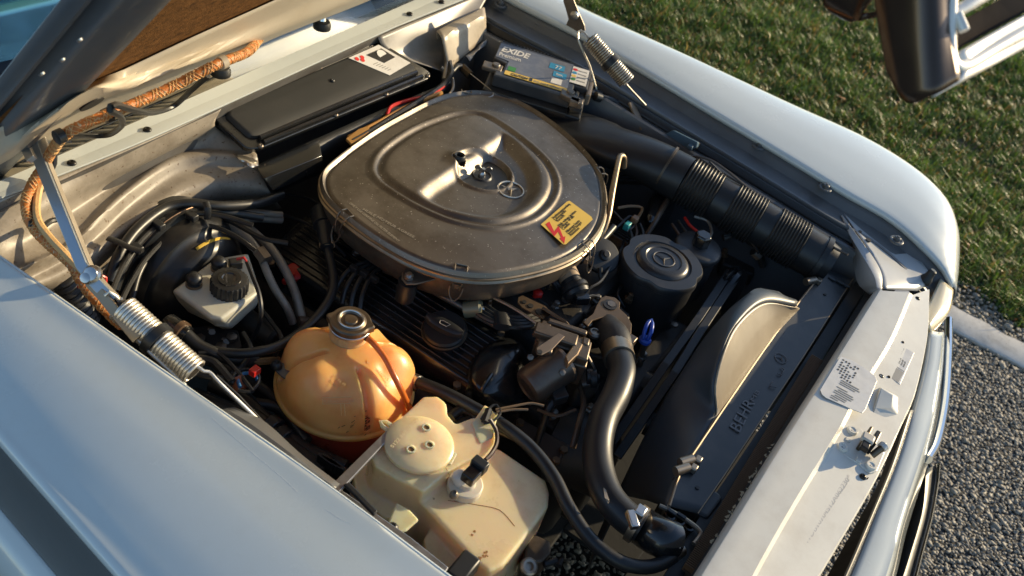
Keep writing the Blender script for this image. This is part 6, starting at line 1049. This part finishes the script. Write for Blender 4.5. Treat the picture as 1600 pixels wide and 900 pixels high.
# low black masses: crossmember, alternator-like castings that fill the bay floor
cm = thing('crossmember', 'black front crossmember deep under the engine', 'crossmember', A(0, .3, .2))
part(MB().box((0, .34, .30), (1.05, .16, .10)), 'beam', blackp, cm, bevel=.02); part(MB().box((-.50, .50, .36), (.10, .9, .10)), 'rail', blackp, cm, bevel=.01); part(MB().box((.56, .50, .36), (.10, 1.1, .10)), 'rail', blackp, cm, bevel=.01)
part(MB().box((.0, .66, .17), (1.25, .95, .012)), 'dark_filler', M('filler_black', (.008, .008, .008), .9, var=.4, vs=20, bump=.5, bs=90), cm, bevel=.004); part(MB().box((.0, -.16, .17), (1.3, .36, .012)), 'dark_filler', M('filler_black', (.008, .008, .008), .9, var=.4, vs=20, bump=.5, bs=90), cm, bevel=.004); part(MB().box((.32, .10, .171), (.60, .18, .012)), 'dark_filler', M('filler_black', (.008, .008, .008), .9, var=.4, vs=20, bump=.5, bs=90), cm, bevel=.004); part(MB().box((-.40, .10, .171), (.50, .18, .012)), 'dark_filler', M('filler_black', (.008, .008, .008), .9, var=.4, vs=20, bump=.5, bs=90), cm, bevel=.004)  # black sheets added to keep the gaps below the engine dark
al = thing('alternator', 'dark grey cast unit low beside the radiator hose', 'alternator', at(850, 690, .40))
part(MB().lathe([(.05, 0), (.075, .008), (.075, .05), (.07, .06), (.07, .11), (.05, .12), (.0003, .12)], at(865, 690, .58), (.1, -.9, .15), n=36), 'case', darkm, al, sm=35)
m_ = MB().prism(rgz([(790, 660), (840, 640), (905, 650), (930, 700), (905, 760), (850, 740), (800, 700)], .50), (0, 0, .12)); blob(part(m_, 'casting', darkm, al), .006, 4)
part(MB().prism(rgz([(805, 655), (888, 700), (870, 728), (790, 685)], .635), (0, 0, .01)), 'cover_plate', M('plate_rust', (.06, .04, .028), .5, metal=.4, var=.3, vs=20), al, sm=0, bevel=.003)
for a, b in ((812, 662), (880, 705), (868, 722)): part(MB().lathe([(.008, 0), (.008, .007), (.0003, .007)], at(a, b, .645), n=6), 'bolt', brown, al, sm=30)
# grey mass left of valve cover: steering column side and exhaust shield
ex = thing('exhaust_shield', 'dark dented heat shield below the near valve cover', 'heat shield', at(560, 560, .45))
part(MB().patch([[A(-.26, .92, .66), A(-.26, .7, .67), A(-.26, .4, .66), A(-.26, .3, .62)], [A(-.30, .92, .60), A(-.31, .7, .61), A(-.30, .4, .60), A(-.29, .3, .56)], [A(-.30, .92, .40), A(-.33, .7, .42), A(-.31, .4, .40), A(-.28, .3, .40)]], 30, 14, smv=True), 'shield', darkm, ex, sm=60, solid=.003)
# ================================================================ further small parts between the large ones
comp = thing('air_compressor', 'finned alloy compressor low between the bellows and the fan shroud', 'compressor', at(1180, 440, .45))
alloy = M('dull_alloy', (.16, .15, .135), .45, metal=.7, var=.3, vs=22, dirt=(.05, .04, .03), dsc=16, damt=.7, bump=.2, bs=200)
part(MB().lathe([(.03, 0), (.062, .004), (.062, .05), (.058, .055), (.058, .10), (.062, .104), (.062, .15), (.03, .155)], at(1195, 430, .62), (-.1, .98, .05), n=36), 'case', alloy, comp, sm=35)
for k in range(5): part(MB().lathe([(.059, -.002), (.066, -.0015), (.066, .0015), (.059, .002)], at(1195, 430, .62)+A(-.006, .06+.008*k, .003), (-.1, .98, .05), n=36), 'fin', alloy, comp, sm=35)
part(MB().tube([at(1130, 372, .76), at(1150, 366, .77), at(1172, 378, .765), at(1186, 396, .74), at(1192, 415, .70)], .008, 10), 'pipe', alloy, comp)
part(MB().tube([at(1178, 392, .755), at(1186, 400, .745)], .012, 8, smooth=False), 'pipe_nut', steel, comp, sm=25)
part(MB().box(at(1150, 420, .66), (.05, .08, .04), (nrm(A(1, .3, 0)), nrm(A(-.3, 1, 0)), Z)), 'mount', darkm, comp, bevel=.006)
fp_ = thing('crank_pulley', 'stacked dark crank pulley behind the radiator hose', 'pulley', at(1040, 640, .45))
part(MB().lathe([(.03, -.01), (.085, 0), (.09, .006), (.078, .012), (.09, .018), (.085, .024), (.085, .03), (.09, .034), (.078, .040), (.09, .046), (.03, .05), (.02, .06), (.0003, .06)], at(1030, 650, .60), (.05, -.99, .05), n=44), 'pulley', M('pulley_dark', (.03, .028, .026), .38, metal=.6, dirt=(.08, .05, .03), damt=.5), fp_, sm=35)
part(MB().lathe([(.014, .05), (.014, .066), (.0003, .066)], at(1030, 650, .60), (.05, -.99, .05), n=6), 'hub_bolt', dsteel, fp_, sm=25)
fu = thing('fuel_rail', 'dull metal fuel rail with short injector hoses under the air cleaner', 'fuel rail', at(720, 460, .70))
part(MB().tube([at(600, 420, .765), at(660, 445, .768), at(720, 478, .768), at(775, 508, .765)], .0075, 10), 'rail', alloy, fu)
for px, py in ((640, 440), (690, 462), (740, 490)):
    part(MB().tube([at(px, py, .766), at(px+14, py-8, .775), at(px+26, py-4, .765), at(px+32, py+6, .745)], .0055, 9), 'injector_hose', rubber, fu); part(MB().tube([at(px+10, py-7, .774), at(px+15, py-8, .775)], .0075, 10, smooth=False), 'hose_clip', steel, fu)
part(MB().lathe([(.016, 0), (.016, .03), (.012, .034), (.0003, .034)], at(726, 484, .765), (.4, -.75, .4), n=20), 'rail_cap', M('cap_greenish', (.20, .19, .12), .4, metal=.3), fu, sm=35)
vl = thing('vacuum_lines', 'thin vacuum lines and small fittings threaded through the engine top', 'hose', at(850, 470, .70))
for q in (((700, 450), (745, 470), (800, 500), (850, 520)), ((790, 450), (815, 455), (845, 470), (880, 500)), ((860, 470), (900, 485), (925, 500)), ((880, 500), (915, 490), (940, 470), (965, 460)), ((985, 420), (975, 440), (965, 460), (975, 480)), ((890, 520), (920, 515), (935, 520)), ((560, 330), (575, 350), (600, 380), (640, 400)), ((420, 330), (470, 345), (510, 370), (540, 400)), ((430, 300), (480, 310), (530, 340)), ((905, 600), (912, 630), (905, 660), (895, 700)), ((1000, 380), (985, 400), (975, 430)), ((840, 640), (870, 650), (900, 640)), ((730, 650), (780, 675), (830, 700), (860, 740))):
    part(MB().tube([at(a, b, .74+.01*((i*7) % 3)) for i, (a, b) in enumerate(q)], rng.choice([.003, .004, .0055]), 8), 'line', rubber if rng.uniform() < .7 else M('line_brown', (.07, .045, .028), .4), vl)
for px, py, z_ in ((760, 478, .75), (812, 500, .76), (885, 470, .76), (926, 505, .76), (865, 482, .755), (930, 470, .76), (905, 520, .76), (980, 470, .74), (800, 455, .76), (555, 400, .73), (520, 330, .74), (860, 650, .70), (920, 640, .70), (1000, 560, .70), (1130, 400, .72)):
    part(MB().lathe([(.010, 0), (.010, .008), (.0065, .010), (.0065, .018), (.004, .020), (.0003, .020)], at(px, py, z_), nrm(A(rng.normal(0, .3), rng.normal(0, .3), 1)), n=6), 'fitting', [dsteel, brown, alloy][int(rng.integers(3))], vl, sm=30)
ca2 = thing('ancillary_castings', 'dirty alloy castings with bolt heads filling the space below the control unit', 'casting', at(860, 640, .45))
for px, py, z_, sz in ((905, 470, .70, (.07, .05, .05)), (860, 495, .71, (.06, .06, .05)), (935, 560, .69, (.05, .07, .06)), (905, 600, .66, (.06, .05, .07)), (820, 470, .70, (.06, .05, .04)), (1000, 480, .66, (.05, .06, .07)), (960, 440, .68, (.06, .05, .05))):
    a_ = rng.uniform(0, 1.5); part(MB().box(at(px, py, z_), sz, (A(math.cos(a_), math.sin(a_), 0), A(-math.sin(a_), math.cos(a_), 0), Z)), 'casting', [darkm, alloy, cast][int(rng.integers(3))], ca2, bevel=.007, seg=3)
bx2 = thing('bottle_pump', 'small grey pump body with ribbed plug in the corner between tank and bottle', 'pump', at(720, 655, .65))
part(MB().tube([at(705, 652, .76), at(720, 640, .765), at(738, 645, .765), at(744, 655, .76)], .009, 12), 'elbow', rubber, bx2); part(MB().tube([at(715, 662, .755), at(735, 655, .76)], .007, 12), 'elbow', rubber, bx2)

bw = thing('booster_loom', 'several thin black wires and a clip looping over the top of the brake servo', 'wiring', at(280, 350, .70))
for q, z_ in ((((170, 470), (188, 425), (212, 385), (250, 350), (300, 334), (350, 338), (395, 352)), .845), (((185, 480), (205, 440), (232, 400), (270, 366), (318, 352), (362, 366), (400, 392)), .825), (((300, 300), (330, 330), (372, 352), (410, 372), (450, 380)), .81), (((405, 480), (425, 505), (440, 530), (430, 555)), .74), (((255, 560), (285, 575), (320, 588), (350, 590)), .77), (((210, 500), (235, 530), (262, 548), (300, 560)), .78), (((380, 520), (392, 545), (380, 570), (360, 585)), .75)):
    part(MB().tube([at(a, b, z_) for a, b in q], .0045, 8), 'wire', rubber, bw)
for px, py in ((248, 352), (300, 338), (214, 388)): part(MB().box(at(px, py, .85), (.014, .02, .012)), 'clip', blackp, bw, bevel=.002)
bk2 = thing('servo_bracket', 'pressed grey bracket with bolts under the fluid reservoir', 'bracket', at(330, 545, .62))
part(MB().prism(W([(296, 515, .705), (330, 512, .705), (372, 520, .705), (378, 545, .705), (350, 560, .705), (310, 548, .705)]), (0, 0, .006)), 'plate', darkm, bk2, sm=0, bevel=.002)
for px, py in ((312, 532), (345, 545), (362, 530)): part(MB().lathe([(.010, 0), (.010, .008), (.006, .010), (.0003, .010)], at(px, py, .712), n=6), 'bolt', dsteel, bk2, sm=30)
# ================================================================ fine marks laid on the finished surfaces
bpy.context.view_layer.update(); DG = bpy.context.evaluated_depsgraph_get()
def hit(px, py):
    v = ray(px, py); ok, loc, nor, i, ob, m = sc.ray_cast(DG, Vector(CAM), Vector(v).normalized()); return (np.array(loc), np.array(nor), ob) if ok else (None, None, None)
def mark(pts, r_, mat, name, par, n=14):
    P = [hit(*q) for q in crs([A(a, b, 0) for a, b in pts], n)[:, :2]]; P = [p+nn*r_*.1 for p, nn, ob in P if p is not None and ob is not None and ob.original.name == par.name]
    if len(P) > 2: part(MB().tube(P, r_, 5, smooth=False), name, mat, par if par.parent is None or par.parent.parent is None else par.parent)
scr_ = M('scratch_pale', (.78, .76, .72), .5); stain = M('brown_stain', (.30, .14, .045), .6)
mark([(330, 652), (362, 680), (400, 712), (436, 742), (466, 770)], .00013, scr_, 'scratch', nfo, 40); mark([(508, 795), (530, 810), (548, 818)], .00013, scr_, 'scratch', nfo, 24)
mark([(700, 782), (740, 788), (776, 795), (790, 805), (804, 822)], .0006, stain, 'crease_stain', bt_); mark([(694, 725), (705, 752), (700, 770)], .0004, stain, 'crease_stain', bt_)
for px, py, s_ in ((757, 868, 6), (742, 830, 2), (738, 836, 1.5), (760, 862, 3), (751, 872, 3)):
    for k in range(7):
        a = rng.uniform(0, 6.28); p, nn, ob = hit(px+rng.normal(0, s_*.4), py+rng.normal(0, s_*.4))
        if p is not None and ob.original.name == bt_.name: part(MB().lathe([(.0016*rng.uniform(.4, 1), 0), (.0012, .0005), (.0003, .0006)], p, nn, n=7), 'stain_spot', stain, bt_)
